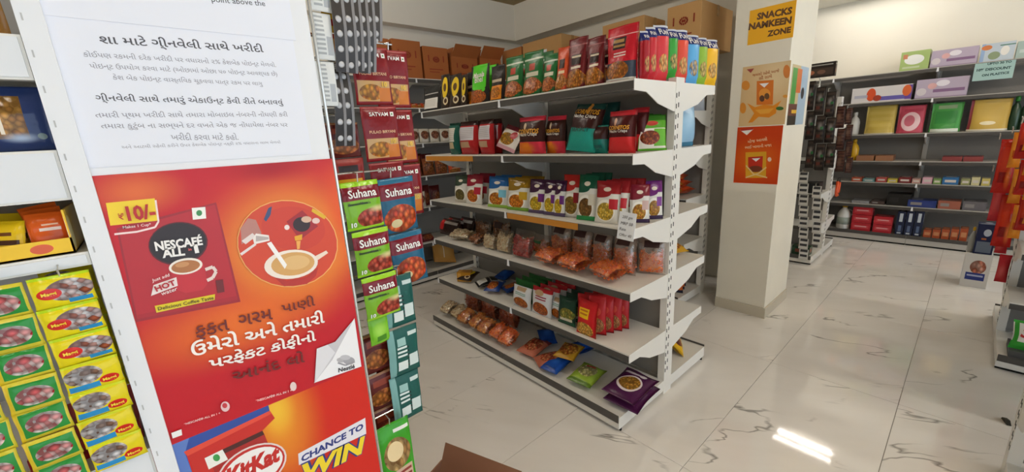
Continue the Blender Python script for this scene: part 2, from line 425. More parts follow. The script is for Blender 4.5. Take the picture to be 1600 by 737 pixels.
# ------------------------------------------------------------------ racks
def bracket_mesh(sd, ud, drop=.135):
    pts = [(-ud, 0), (-sd, 0), (-sd, -.047), (-sd+.10, -.052), (-sd+.15, -.075), (-sd+.2, -.10), (-ud-.01, -drop), (-ud, -drop)]
    V = []; n = len(pts)
    for x in (-.002, .002): V += [(x, y, z) for y, z in pts]
    F = [tuple(range(n)), tuple(range(2*n-1, n-1, -1))]+[((i+1) % n, i, n+i, n+(i+1) % n) for i in range(n)]
    return mesh('bracket', V, F, STEEL)
def rack(name, label, loc, face, L, bays, zs, sd, bd, height, sides=(-1,), ud=.042, lip=.042, clips=True, base_z=.087, cat='shelf rack', steel=None, panel=None, slots=True):
    st = steel or STEEL
    r = empty(name, loc, (0, 0, face)); lab(r, label, cat); bl = L/bays
    # uprights, each with its slots
    um = MB().box(-.02, -ud, 0, .02, ud, height).me('upright', st)
    sb = MB(); k = 0; z = .14
    while z < height-.06:
        sb.box(-.0212, -ud+.006, z, .0212, -ud+.012, z+.022); sb.box(-.0212, -ud+.028, z+.006, .0212, -ud+.034, z+.028)
        z += .05
    sm = sb.me('slots', SLOT)
    for i in range(bays+1):
        x = min(max(i*bl, .02), L-.02)
        u_ = obj('upright', um, r, (x, 0, 0))
        if slots and i in (0, bays): obj('slots', sm, u_)['kind'] = 'stuff'
    pm = MB().box(.021, -.012, .09, bl-.021, .012, height-.01).me('back_panel', panel or PANEL)
    for i in range(bays): obj('back_panel', pm, r, (i*bl, 0, 0))
    bk = bracket_mesh(sd, ud)
    for s in sides:
        rz = 0 if s < 0 else PI
        # base deck
        for i in range(bays):
            b = MB().box(.001, -bd, .02, bl-.001, -ud, base_z-.025).box(.001, -bd, base_z-.025, bl-.001, -ud, base_z).build('base_deck', st, r, (i*bl if s < 0 else (i+1)*bl, 0, 0), (0, 0, rz))
            MB().box(.003, -bd-.004, base_z-.03, bl-.003, -bd, base_z+.012).build('front_guard', STRIPM, b)
            MB().box(.003, -bd+.02, 0, bl-.003, -bd+.03, .02).build('toe_recess', SLOT, b)
        sm_ = MB().box(.003, -sd, -.014, bl-.003, -ud, 0).box(.003, -sd, -lip, bl-.003, -sd+.006, -.014).me('shelf', st)
        stm = MB().box(.004, -sd-.003, -lip, bl-.004, -sd, -.008).me('price_strip', STRIPM)
        for z in zs:
            for i in range(bays):
                sh = obj('shelf', sm_, r, (i*bl if s < 0 else (i+1)*bl, 0, z), (0, 0, rz))
                obj('price_strip', stm, sh)
                obj('bracket', bk, sh, (.004, 0, 0)); obj('bracket', bk, sh, (bl-.004, 0, 0))
                if clips and s < 0:
                    MB().prism([(-.006, -.002), (.006, -.002), (.010, -.045), (-.010, -.045)], -sd-.006, -sd-.003).build('price_clip', WHITE, sh, (.004, 0, 0))
    return r
# centre rack (double sided, two bays)
GX, GY0, GY1 = 2.02, 1.006, 2.80
GZ = dict(s1=1.712, s2=1.395, s3=1.050, s4=.737, s5=.405, b=.087)
rack('gondola_rack', 'white double-sided snack rack of six levels standing in the middle', (GX, GY1, 0), FACE_X, GY1-GY0, 2,
     [GZ[k] for k in ('s1', 's2', 's3', 's4', 's5')], .405, .49, 1.735, (-1, 1))
# tall rack beside the pillar
TZ = [2.115, 1.62, 1.27, .93, .55]
rack('gondola_rack', 'tall white rack with cartons on top, partly behind the pillar', (3.60, 4.15, 0), FACE_X, 2.65, 3, TZ, .40, .46, 2.10, (-1,))
# back wall rack
LZ = [2.115, 1.83, 1.48, 1.14, .81, .42]
rack('wall_shelves', 'shelves along the back wall with a row of brown cartons on top', (.35, 4.26, 0), FACE_Y, 2.75, 3, LZ, .42, .47, 2.14, (-1,))
# far wall rack
FZ = [1.981, 1.666, 1.294, .98, .728, .456]
rack('wall_shelves', 'grey shelves along the far wall with boxed goods on seven levels', (6.93, 2.2, 0), FACE_X, 3.6, 4, FZ, .38, .40, 2.0, (-1,), steel=mat('far shelf steel', 'b9b5ae', .5), base_z=.11)
# dark rack past the pillar
DZ = [1.45, 1.1, .75, .4]
rack('gondola_rack', 'rack past the pillar hung with dark blister strips', (5.55, 3.2, 0), FACE_X, 2.2, 2, DZ, .40, .49, 1.72, (-1, 1), clips=False)
# right rack: its end faces the aisle
RZ = [1.35, 1.0, .70, .40]
rack('gondola_rack', 'rack at the right edge hung with red and orange bags', (4.03, -.26, 0), FACE_X, 1.8, 2, RZ, .40, .49, 1.55, (-1, 1), clips=False)
rack('shelf_rack', 'slotted white post of a rack at the bottom right corner', (2.45, -.27, 0), FACE_X, .9, 1, [1.2, .8, .4], .36, .40, 1.5, (-1,), clips=False)
# left rack beside the posters
LRZ = [1.645, 1.513, 1.382, 1.075, .72, .38]
r = empty('shelf_rack', (0, 0, 0)); lab(r, 'white shelf rack at the left edge holding sachets and snacks', 'shelf rack')
um = MB().box(-.078, .757, 0, -.055, .83, 2.2)
u_ = um.build('upright', mat('column white', 'e8eaee', .45), r); sb = MB(); z = .1
while z < 2.1: sb.box(-.0735, .7565, z, -.072, .758, z+.008); z += .04
sb.build('slots', mat('slot grey', 'bcbdbe', .8), u_)['kind'] = 'stuff'
MB().box(-.98, .757, 0, -.957, .83, 2.2).build('upright', STEEL, r)
MB().box(-.957, 1.13, .09, -.078, 1.15, 2.2).build('back_panel', mat('back panel grey', 'b4b2b0', .5), r)
MB().box(-.98, .757, 0, -.07, 1.15, .09).build('base_deck', STEEL, r)
for z, lp in zip(LRZ, (.05, .062, .018, .05, .05, .05)):
    sh = MB().box(-.957, .775, z-.014, -.079, 1.13, z).box(-.957, .762, z-lp, -.079, .776, z).build('shelf', STEEL, r)
    MB().box(-.957, .760, z-lp+.003, -.082, .762, z-.003).build('price_strip', mat('white lip', 'dfe2e6', .4), sh)
    MB().box(-.0825, .777, z-lp+.002, -.0785, .95, z-.015).build('bracket', STEEL, sh)
col = MB().box(-.055, .765, 0, .247, 1.15, 2.2).build('display_column', mat('column white', 'e8eaee', .45), None)
lab(col, 'white boxed column carrying the posters and paper notices', 'column')
# wire panel for the hanging strips
WIREP = r = empty('wire_panel', (.256, .775, 0)); lab(r, 'upright wire panel fixed to the poster column edge', 'wire panel')
for i in range(5): MB().tube([(0, i*.08, .05), (0, i*.08, 2.15)], .003, 6).build('wire', WIRE, r)
for i in range(14): MB().tube([(0, -.003, .1+.155*i), (0, .325, .1+.155*i)], .0022, 6).build('wire', WIRE, r)

# ------------------------------------------------------------------ printed films
W_, Y_, K_, R_ = 'f2efe6', 'f2c21a', '1c1a1a', 'c01c22'
A = {}
A['bhel'] = art('bhel pouch', '1f1c18', [('r', .12, .42, .88, 1, '4fc81e'), ('e', .5, .43, .38, .10, '4fc81e'), ('f', .42, .15, .5, .20, 'd8781e', 'b04c12', 22), ('e', .78, .34, .08, .06, '4fc81e')])
A['blackor'] = art('black orange pouch', '241d1a', [('r', .1, .02, .9, .42, 'e38a1c'), ('f', .5, .22, .36, .16, 'd46a10', 'f0a43a', 18), ('r', .15, .52, .85, .60, 'c9b9a0')])
A['blackwh'] = art('black pouch white label', '1b1a1b', [('r', .12, .08, .9, .50, 'dcdad6'), ('b', .2, .14, .8, .44, 5, 'c2c0bc'), ('r', .1, .66, .9, .70, 'b7b4b0')])
A['blackye'] = art('black yellow pouch', '2a1c14', [('e', .55, .62, .33, .30, 'e2c01c'), ('e', .55, .62, .18, .12, '5a3a10'), ('e', .7, .22, .22, .12, 'd9c8a4'), ('e', .7, .22, .14, .07, '4a2c18')])
A['greenp'] = art('green snack pouch', '1f6a34', [('r', 0, .80, 1, .84, 'cfd8c4'), ('r', .34, .56, .66, .72, 'b8402a'), ('r', .18, .42, .85, .52, 'd8d2bc'), ('f', .5, .20, .48, .20, 'c25a28', 'd98a4a', 16)])
A['orangep'] = art('orange snack pouch', 'd4522a', [('r', .24, .50, .76, .72, '3a2018'), ('r', .22, .38, .8, .45, 'f0d8b0'), ('f', .5, .18, .48, .19, 'c4702a', 'e29a4a', 16)])
A['maroonp'] = art('maroon snack pouch', '6e1c22', [('r', .26, .46, .78, .66, '2a1414'), ('r', .28, .60, .76, .64, 'd8c8b0'), ('r', .25, .38, .8, .43, 'e6d6c0'), ('f', .5, .17, .5, .20, 'c26a22', 'd9923a', 15), ('r', 0, .84, 1, .86, 'a8585c')])
A['redbig'] = art('red nut pouch', 'cc2030', [('r', .02, .02, .98, .34, '3c4656'), ('r', .24, .58, .66, .80, '2c1416'), ('r', .26, .62, .64, .66, 'b48c50'), ('r', .26, .70, .60, .76, 'b48c50'), ('b', .28, .42, .70, .52, 2, 'f0dcd8'), ('f', .45, .19, .38, .17, 'd48a3a', 'b8642a', 14), ('r', .02, 0, .98, .04, 'd8d4cc'), ('r', 0, .82, 1, .835, 'f0c0c0')], bump=.35)
for k, c1, c2 in (('t_dred', 'a81c26', 'c83a34'), ('t_red', 'c42a34', 'd84a3c'), ('t_pink', 'd2383e', 'e8823a'), ('t_green', '3aa03a', '2a7e34'), ('t_orange', 'dc4a34', 'e87a3c'), ('t_blue', '5aa8dc', '3c8cc8'), ('t_lime', '8fb83a', 'a4a02e'), ('t_yel', 'efb81e', 'e89a1a')):
    A[k] = art('stick '+k, c1, [('r', 0, .80, 1, 1, '26306e'), ('f', .5, .34, .30, .16, c2, 'e8c070', 10), ('r', 0, .965, 1, 1, 'd8dce4')], bump=.15)
A['corn_or'] = art('nacho pack orange', '3c1a16', [('r', 0, .88, 1, 1, 'd8344a'), ('r', 0, 0, 1, .32, 'd8344a'), ('r', 0, 0, .5, .30, 'e0701e'), ('g', .4, .16, .4, .2, 'e8861e'), ('e', .36, .74, .05, .09, 'd8c0a0')])
A['corn_te'] = art('nacho pack teal', '3a1716', [('r', 0, 0, 1, .52, '1f9a8c'), ('e', .5, .52, .55, .08, '3a1716'), ('r', 0, .88, 1, 1, '14443e'), ('e', .55, .90, .06, .12, 'd88a2a')])
A['corn_te2'] = art('nacho pack teal small', '17786e', [('r', 0, .5, 1, .95, '3a1716'), ('r', .2, .2, .8, .3, '1a5e58')])
A['corn_dk'] = art('nacho pack dark', '10403c', [('r', .3, .3, .7, .5, 'a05a20')])
A['corn_rd'] = art('nacho pack red', '4a1416', [('r', 0, 0, 1, .38, 'd42e30'), ('r', 0, .88, 1, 1, 'c02a34'), ('e', .36, .74, .05, .09, 'd8a080')])
A['vegp'] = art('green veg pack', '57a024', [('r', .02, .06, .98, .62, 'e9e6da'), ('r', .55, .12, 1, .60, '6ab430'), ('f', .40, .36, .36, .20, '8c2a1c', 'b8602e', 14), ('e', .48, .76, .22, .07, 'b83024'), ('r', 0, .84, 1, 1, '2f6a1c')])
A['hplate'] = art('green red tall pack', '14584a', [('r', .1, .40, .72, .84, 'd6d2c8'), ('r', .1, .18, .6, .38, 'c8b490'), ('b', .15, .44, .68, .8, 6, 'b8b4ac')])
A['hplate_r'] = art('red tall pack', 'b01e22', [('r', 0, .86, 1, 1, '3a1a18'), ('r', .1, .42, .9, .82, 'd0ccd2'), ('r', .12, .2, .7, .38, 'b89878'), ('b', .15, .46, .85, .78, 6, 'b4b0b4')])
A['frozen'] = art('white yellow pack', 'e6e0d8', [('r', 0, .8, 1, 1, '7a2030'), ('f', .45, .42, .4, .24, 'd8a428', 'b87a20', 12), ('e', .75, .62, .14, .16, 'b82a34'), ('r', 0, 0, 1, .14, 'd8a4b0')])
def namk(k, top, fa, fb, sc=14, foot=None, dots=None):
    ls = [('r', 0, .70, 1, 1, top), ('e', .18, .70, .5, .10, top), ('e', .5, .80, .16, .05, 'e2d6c4'), ('e', .47, .30, .40, .26, W_), ('f', .47, .28, .34, .21, fa, fb, sc)]
    if foot: ls.append(('r', 0, 0, 1, .10, foot))
    if dots: ls.append(('r', .62, .34, .95, .58, dots))
    A[k] = art('namkeen '+k, 'dcdad2', ls, rough=.25)
namk('n_dg', '3a4a3c', '8a7a3a', '6a5a2a', foot='c8c0b0')
namk('n_mar', '8c1a2e', 'd8661e', 'e88a2a', dots='b8283c')
namk('n_blu', '1c5a98', 'd86a24', 'e8a030', dots='7ac0d8', foot='9ac04a')
namk('n_oli', '8c6a14', 'e87a1c', 'f0982a', dots='c8a02a', foot='7aa838')
namk('n_pur', '3a1838', 'f0b81c', 'e8d040', dots='6a2a78', foot='5a4a6a')
namk('n_red', 'b42822', 'b08a3a', '9a7a2a', dots='8a1c24')
namk('n_grn', '14503a', '9a6a34', '7a5a2a', foot='2a8a4a', dots='d8d2c0')
namk('n_dot', '9a2026', 'e8b834', 'f0d060', dots='b82a34')
namk('n_mar2', '7a1a2c', 'c8742a', 'e0b040', foot='3a2a4a', dots='c8a8a0')
namk('n_vio', '6a2070', 'd8a83a', 'b8742a', foot='3a2a4a', dots='7a3a8a')
A['silv'] = art('silver namkeen pack', 'd8dadc', [('r', .25, .80, .75, .96, 'b89a78'), ('b', .2, .58, .8, .72, 2, '6a9a8c'), ('f', .5, .26, .40, .24, 'd87a24', 'b85a1a', 14)], rough=.2)
A['silv_r'] = art('silver red namkeen pack', 'd6d6d8', [('r', 0, .86, 1, 1, 'b41c26'), ('e', .42, .82, .22, .10, 'b89a78'), ('b', .25, .56, .8, .72, 2, '9a2a4a'), ('f', .5, .26, .40, .24, 'd87024', 'b8541a', 14)], rough=.2)
A['dgyel'] = art('dark green chips pack', '12382a', [('f', .6, .42, .40, .22, 'c8b04a', '7a8a3a', 10), ('r', 0, .02, 1, .14, '1c5a3c'), ('r', .2, .16, .9, .26, 'cfc8b4')])
A['redyel'] = art('red pack with yellow patch', 'c41a20', [('r', .14, .50, .68, .78, 'f2c418'), ('b', .2, .55, .62, .74, 2, 'c8761c'), ('f', .45, .18, .46, .20, 'e89a2a', 'f0c45a', 14)])
A['redsm'] = art('red snack packet', 'b81c22', [('f', .5, .26, .40, .20, 'd8a06a', 'b8683a', 14), ('e', .5, .62, .22, .10, 'd04a3a'), ('r', 0, 0, 1, .04, '8a1418')])
A['greensm'] = art('green snack packet', '1f6a2c', [('r', .1, .3, .9, .6, '2f8a3c')])
A['cleartan'] = art('tan papad pack', 'c8924a', [('g', .5, .5, .5, .5, 'd8aa66'), ('r', .42, .2, .46, .8, 'efe0c4')], rough=.2)
A['purple'] = art('purple namkeen pack', '4a1c46', [('e', .5, .46, .36, .26, 'e2d6d8'), ('f', .5, .47, .31, .21, 'c8963a', 'a8702a', 16), ('r', .1, .78, .62, .86, 'c8bcc8'), ('e', .66, .82, .10, .07, 'd8d0d8')], rough=.22)
A['blue'] = art('blue snack pack', '1a4aa0', [('g', .5, .55, .4, .35, '2a66c8'), ('r', .2, .1, .8, .18, '143a80')], rough=.25)
A['burger'] = art('yellow burger snack pack', 'c8962a', [('f', .5, .5, .44, .36, 'c8602a', 'e0a040', 8), ('r', .05, .85, .95, .95, 'e0b43a')], rough=.25)
A['greenl'] = art('lime snack pack', '8ca83a', [('f', .5, .55, .38, .28, 'd8cf9a', 'b8b46a', 9), ('r', .3, .72, .7, .8, 'b83a3a'), ('r', 0, 0, 1, .12, '5a7a22')], rough=.25)
A['meat'] = art('red noodle pack', 'b86a52', [('f', .5, .5, .42, .34, 'b8382a', 'd88a5a', 10), ('r', 0, .82, 1, 1, '7a2a34')], rough=.2)
A['yelbox'] = art('yellow box', 'c08422', [('r', .06, .1, .3, .9, 'd8a04a')], bump=.05)
A['blueor'] = art('blue orange pack', '1c3f88', [('f', .4, .4, .4, .3, 'c8501e', 'e08a3a', 10), ('r', .1, .75, .9, .85, 'c8ccd8')])
A['dkcocoa'] = art('dark cocoa pack', '2c1612', [('r', .06, .3, .3, .9, 'b02226'), ('r', .3, .7, .95, .86, 'a8a09c')])
A['yelchip'] = art('yellow chips pack', 'd8a81a', [('f', .45, .4, .35, .25, '4a2a18', 'c8501e', 8), ('r', 0, .78, 1, 1, '2a2238'), ('r', .1, .84, .9, .9, 'e0dcd8')])
A['greyor'] = art('grey orange pack', 'aeaaa4', [('r', 0, .72, 1, .86, 'd85a24'), ('r', 0, 0, 1, .12, '26263a'), ('r', .7, .12, 1, .5, 'd86a2a')])
A['lblue'] = art('light blue pack', '8fb8d4', [('g', .5, .6, .5, .4, 'a8cbe2'), ('r', 0, 0, 1, .1, '3a7a9a'), ('r', 0, .88, 1, 1, '4a86b0')], rough=.25)
A['clearor'] = art('white snack bag', 'b4bcc8', [('f', .5, .42, .46, .22, 'd8802a', 'e8b060', 9), ('r', 0, .74, 1, 1, '2a5a9a'), ('r', .3, .62, .6, .72, 'a02a2a')], rough=.2)

# ------------------------------------------------------------------ goods on the centre rack
TOP, SND, MID, FOU, FIF, BAS = ["on middle rack's "+s for s in ('top shelf', 'second shelf', 'third shelf', 'fourth shelf', 'fifth shelf', 'bottom deck')]
PL = dict(s1=TOP, s2=SND, s3=MID, s4=FOU, s5=FIF, b=BAS)
FRONT = dict(s1=1.615, s2=1.615, s3=1.615, s4=1.615, s5=1.615, b=1.53)
NEXT = dict(s1=9, s2=GZ['s1'], s3=GZ['s2'], s4=GZ['s3'], s5=GZ['s4'], b=GZ['s5'])
def fit(sh, h_, tilt, yc, off, d):                 # keep goods below the shelf above, and below its brackets near the middle upright
    room = NEXT[sh]-GZ[sh]-(.17 if abs(yc-1.903) < .10 and off > .13 else .05)
    return min(h_, (room-.02)/max(.05, math.cos(tilt))) if tilt < 1 else h_
def G(sh, xl, xr, yt, name, look, cat, m_, kind='pouch', off=.05, d=.07, deep=1, tilt=.06, yaw=0, step=.062, texts=(), seed=None, roll=0, grp=None, dy=0):
    X0 = FRONT[sh]+off; z = GZ[sh]+.001
    ya, yb = yx(xl, X0, z), yx(xr, X0, z); yb = max(yb, GY0+.012); w_ = abs(ya-yb); yc = (ya+yb)/2
    h_ = fit(sh, (onx((xl+xr)/2, yt, X0).z-z)/math.cos(tilt), tilt, yc, off, d)
    step = max(step, d*.98); out = []
    for k in range(deep):
        sd_ = (random.randrange(4) if seed is None else seed)
        out.append(packet(name, look, cat, PL[sh], grp or look+'s '+PL[sh], (X0+k*step, yc+dy*k+random.uniform(-.004, .004)*k, z), (w_, h_, d), A[m_], kind, FACE_X, tilt+random.uniform(-.02, .02)*k, yaw+random.uniform(-.03, .03)*k, roll, sd_, texts if k == 0 else ()))
    return out
def spot(sh, px, wpx, yt, Yc, tilt, off):          # a pack by the rack's near end, turned towards the corner
    z = GZ[sh]+.001; a, b = 1.5, 2.6
    for _ in range(40):
        c = (a+b)/2
        if proj((c, Yc, z))[0] < px: a = c
        else: b = c
    dist = (Vector((a, Yc, z))-CAM).dot(_f)
    return Vector((a, Yc, z)), wpx*dist/FPX, fit(sh, (onx(px, yt, a).z-z)/math.cos(tilt), tilt, Yc, off, 0)
def GE(sh, px, wpx, yt, Yc, name, look, cat, m_, d=.045, tilt=.16, yaw=.5, seed=1):
    p, w_, h_ = spot(sh, px, wpx, yt, Yc, tilt, .05)
    p.x = min(p.x, 1.970-w_/2*math.sin(yaw)-(h_*math.sin(tilt)+d/2)*math.cos(yaw))     # clear of the end upright
    return packet(name, look, cat, PL[sh], look+'s '+PL[sh], p, (w_, h_, d), A[m_], 'pillow', FACE_X, tilt, yaw, 0, seed)
TW, TY = flatm('efe9e2'), flatm('e8a42a')
# top shelf
G('s1', 664, 690, 133, 'snack_pouch', 'black pouch with a white back label', 'pouch', 'blackwh', d=.06)
G('s1', 691, 704, 115, 'snack_pouch', 'narrow black and yellow pouch', 'pouch', 'blackye', d=.05, deep=2)
G('s1', 705, 722, 115, 'snack_pouch', 'wide black and yellow pouch', 'pouch', 'blackye', d=.06, deep=2)
G('s1', 722, 731, 116, 'snack_pouch', 'narrow black and yellow pouch', 'pouch', 'blackye', d=.05)
G('s1', 731, 742, 112, 'snack_pouch', 'black and orange cheese pouch', 'pouch', 'blackor', off=.09, d=.05)
G('s1', 738, 766, 100, 'snack_pouch', 'black pouch with a bright green label', 'pouch', 'bhel', d=.07, deep=2, texts=[('Masala', .5, .74, .6, TW, dict(bold=.02)), ('Bhel', .5, .62, .45, TW, dict(bold=.02))])
G('s1', 769, 790, 101, 'snack_pouch', 'black and orange cheese pouch', 'pouch', 'blackor', d=.07)
G('s1', 792, 818, 87, 'snack_pouch', 'green snack pouch', 'pouch', 'greenp', d=.08, deep=2)
G('s1', 820, 849, 79, 'snack_pouch', 'green snack pouch', 'pouch', 'greenp', d=.08, deep=2)
G('s1', 850, 871, 84, 'snack_pouch', 'green snack pouch', 'pouch', 'greenp', d=.08)
G('s1', 872, 889, 73, 'snack_pouch', 'orange snack pouch', 'pouch', 'orangep', d=.08)
G('s1', 888, 917, 58, 'snack_pouch', 'maroon snack pouch', 'pouch', 'maroonp', d=.08, deep=2)
G('s1', 917, 944, 57, 'snack_pouch', 'maroon snack pouch', 'pouch', 'maroonp', d=.08, deep=2)
G('s1', 949, 996, 40, 'nut_pouch', 'large red roasted nut pouch', 'pouch', 'redbig', off=.045, d=.085, tilt=.02)
# stick packs on the end of the top shelf
for xl, xr, yt, k, X0, look in ((1000, 1010, 48, 't_dred', 1.70, 'dark red stick pack'), (1009, 1021, 42, 't_red', 1.755, 'red stick pack'), (1021, 1039, 39, 't_pink', 1.83, 'coral red stick pack'),
        (1039, 1053, 45, 't_green', 1.90, 'green stick pack'), (1053, 1069, 46, 't_orange', 1.965, 'orange red stick pack'),
        (1069, 1086, 54, 't_blue', 2.10, 'light blue stick pack'), (1086, 1099, 58, 't_lime', 2.19, 'lime stick pack'), (1099, 1115, 61, 't_yel', 2.28, 'yellow stick pack')):
    z = GZ['s1']+.001 if X0 < 1.96 or X0 > 2.07 else GZ['s1']+.001
    Yc = 1.075; a = ony(xl, 120, Yc); b = ony(xr, 120, Yc); h_ = ony((xl+xr)/2, yt, Yc).z-z
    xc = (a.x+b.x)/2
    if 1.95 < xc < 2.09: z = 1.737; h_ -= .024
    packet('stick_pack', look+' with blue top', 'stick pack', "at the middle rack's top corner", 'stick packs at the end of the top shelf', (xc, Yc, z), ((b.x-a.x)*.86, h_, .05), A[k], 'stick', FACE_Y, 0, -.25, 0, 1,
           [('FUN', .5, .88, .62, TW, dict(bold=.03, hf=1.2))])
# second shelf
G('s2', 705, 720, 192, 'snack_box', 'dark green pack with a white label', 'packet', 'hplate', d=.06, deep=2, kind='flat')
G('s2', 722, 748, 189, 'snack_box', 'red pack with a white label', 'packet', 'hplate_r', d=.07, deep=2, kind='flat')
G('s2', 752, 773, 186, 'snack_box', 'red pack with a white label', 'packet', 'hplate_r', d=.07, deep=2, kind='flat')
G('s2', 773, 806, 205, 'frozen_pack', 'white and yellow snack pack leaning over', 'packet', 'frozen', d=.05, tilt=.5, roll=.28, kind='pillow')
CN = lambda top: [('CORNITOS', .5, .60, .74, TY, dict(bold=.025, hf=1.15)), ('Nacho Crisps', .5, .51, .66, TW, dict(bold=.02))]
G('s2', 812, 853, 182, 'nacho_packet', 'orange and pink nacho packet', 'packet', 'corn_or', kind='pillow', d=.075, texts=CN(1), off=.06)
G('s2', 855, 884, 181, 'nacho_packet', 'orange and pink nacho packet', 'packet', 'corn_or', kind='pillow', d=.075, texts=CN(1), off=.10)
G('s2', 884, 930, 166, 'nacho_packet', 'large teal nacho packet leaning back', 'packet', 'corn_te', kind='pillow', d=.08, tilt=.30, off=.045, roll=.10, texts=[('CORNITOS', .52, .80, .78, TY, dict(bold=.025, hf=1.2)), ('Nacho Crisps', .52, .69, .72, TW, dict(bold=.02)), ('SEA SALT', .5, .42, .6, flatm('0f4a46'), dict(bold=.02))])
G('s2', 928, 949, 196, 'nacho_packet', 'small teal nacho packet', 'packet', 'corn_te2', kind='pillow', d=.06, off=.06)
G('s2', 903, 966, 160, 'nacho_packet', 'dark teal nacho packet standing at the back', 'packet', 'corn_dk', kind='pillow', d=.07, off=.24)
G('s2', 951, 993, 173, 'nacho_packet', 'red nacho packet', 'packet', 'corn_rd', kind='pillow', d=.075, texts=CN(1), off=.06)
G('s2', 986, 1011, 168, 'nacho_packet', 'red nacho packet', 'packet', 'corn_rd', kind='pillow', d=.07, off=.225)
for k, (px, yc) in enumerate(((1019, 1.05), (1031, 1.098), (1041, 1.146))): GE('s2', px, 44, 180-k, yc, 'veg_packet', 'green and white soya chunk packet', 'packet', 'vegp', .036, .18, .75, k)
# third shelf
for xl, xr, yt, k, look, dp in ((712, 731, 275, 'n_dg', 'grey green namkeen packet', 2), (730, 752, 274, 'n_mar', 'maroon and orange namkeen packet', 3), (764, 792, 277, 'n_blu', 'blue and white namkeen packet', 3),
        (794, 825, 279, 'n_oli', 'olive yellow namkeen packet', 3), (827, 852, 281, 'n_pur', 'dark purple namkeen packet', 1), (850, 870, 282, 'n_pur', 'dark purple namkeen packet', 1), (866, 882, 283, 'n_pur', 'dark purple namkeen packet', 1),
        (879, 908, 274, 'n_red', 'red topped namkeen packet', 1), (902, 931, 274, 'n_grn', 'dark green namkeen packet', 3)):
    G('s3', xl, xr, yt, 'namkeen_packet', look, 'packet', k, kind='pillow', d=.045, tilt=.16, deep=dp, off=.05 if k not in ('n_red',) else .075, step=.055, yaw=.12)
G('s3', 930, 966, 284, 'namkeen_packet', 'maroon dotted namkeen packet', 'packet', 'n_dot', kind='pillow', d=.045, tilt=.16, deep=4, step=.05, yaw=.12, dy=-.016)
for k, (px, yc) in enumerate(((999, 1.06), (1009, 1.16))): GE('s3', px, 31, 289, yc, 'namkeen_packet', 'dark maroon namkeen packet', 'packet', 'n_mar2', .036, .14, .6, k)
for k, (px, yc) in enumerate(((1022, 1.045), (1030, 1.088), (1039, 1.131))): GE('s3', px, 27, 283-k, yc, 'namkeen_packet', 'violet namkeen packet', 'packet', 'n_vio', .034, .14, .8, k)
G('s3', 822, 842, 263, 'dark_pouch', 'black snack pouch standing behind the namkeen', 'pouch', 'blackwh', off=.25, d=.06)
G('s3', 842, 858, 262, 'dark_pouch', 'black snack pouch standing behind the namkeen', 'pouch', 'blackwh', off=.27, d=.06)
# fourth shelf: clear bags of fryums
FILM = film_mat(); HAZE = film_mat('hazy film', .20)
FO = {'or': food('orange fryums', 'ee8428', 'dc5418', 55), 're': food('red fryums', '8a1c20', 'c0362a', 45), 'wh': food('pale fryums', 'd8c8a4', 'b8926a', 50), 'br': food('brown namkeen', '7a4424', 'a86a3a', 60), 'mx': food('mixed chips', 'd8903a', 'b04a1e', 35), 'dr': food('dark red chilli', 'a03018', 'bc5420', 40)}
BROWNL, BLUEL, GREENL = mat('brown pack label', '3a1c18', .5), mat('blue pack label', '3a4a86', .5), mat('green pack label', '4a7a4a', .5)
def blob(w_, d_, h_, seed, n=10, mm=7):
    rs = random.Random(seed); V = []; F = []; UV = []; p = [rs.uniform(0, 6) for _ in range(4)]
    for j in range(mm+1):
        th = PI*j/mm
        for i in range(n):
            ph = 2*PI*i/n; k = 1+.10*math.sin(3*ph+p[0]+2*th)+.08*math.sin(5*ph+p[1])*math.sin(2*th+p[2])
            s = math.sin(th)**.7; V.append((w_/2*s*math.cos(ph)*k, d_/2*s*math.sin(ph)*k, h_/2*(1-math.copysign(abs(math.cos(th))**.8, math.cos(th))))); UV.append((i/n, j/mm))
    for j in range(mm):
        for i in range(n): F.append((j*n+i, j*n+(i+1) % n, (j+1)*n+(i+1) % n, (j+1)*n+i))
    return V, F, UV
def contents(kind, w_, h_, d_, seed, fill, m_):
    """loose snacks filling the lower part of a bag, following the film just inside it, with single chips pressed against it"""
    t = profile(kind, w_, h_, d_, seed); rs = random.Random(seed*7+1); V = []; F = []; UV = []; nu, nv = 8, 8; q1, q2 = rs.uniform(0, 6), rs.uniform(0, 6)
    top = lambda u: fill*(1+.08*math.sin(7*u+q1)+.05*math.sin(15*u+q2))
    def pt(u, v, sd): return ((u-.5)*w_*.93*(1-.07*math.sin(PI*v)), sd*(t(u, v)*.86-.001), v*h_)
    for sd in (-1, 1):
        b = len(V)
        for jv in range(nv+1):
            for iu in range(nu+1):
                u = .05+.9*iu/nu; v = .06+(top(u)-.06)*jv/nv; x, y, z = pt(u, v, sd)
                V.append((x, y*(1 if jv < nv else .2), z)); UV.append((u, v))
        for jv in range(nv):
            for iu in range(nu):
                a = b+jv*(nu+1)+iu; q = (a, a+1, a+nu+2, a+nu+1); F.append(q if sd < 0 else q[::-1])
    for k in range(170):
        u = rs.uniform(.06, .94); v = rs.uniform(.07, top(u)); sd = -1 if rs.random() < .7 else 1
        c = Vector(pt(u, v, sd)); q = Matrix.Rotation(rs.uniform(0, 6), 3, Vector((rs.uniform(-1, 1), rs.uniform(-1, 1), rs.uniform(-1, 1)+.01)).normalized())
        a, bb, tt = rs.uniform(.006, .012), rs.uniform(.004, .008), rs.uniform(.002, .004); n0 = len(V)
        for p in ((-a, -bb, 0), (a*.6, -bb, tt), (a, bb*.5, 0), (-a*.5, bb, tt), (0, 0, tt*2.2), (0, 0, -tt)): V.append(tuple(c+q @ Vector(p))); UV.append((0, 0))
        for i in range(4): F.append((n0+i, n0+(i+1) % 4, n0+4)); F.append((n0+(i+1) % 4, n0+i, n0+5))
    return mesh('contents', V, F, m_, UV, False)
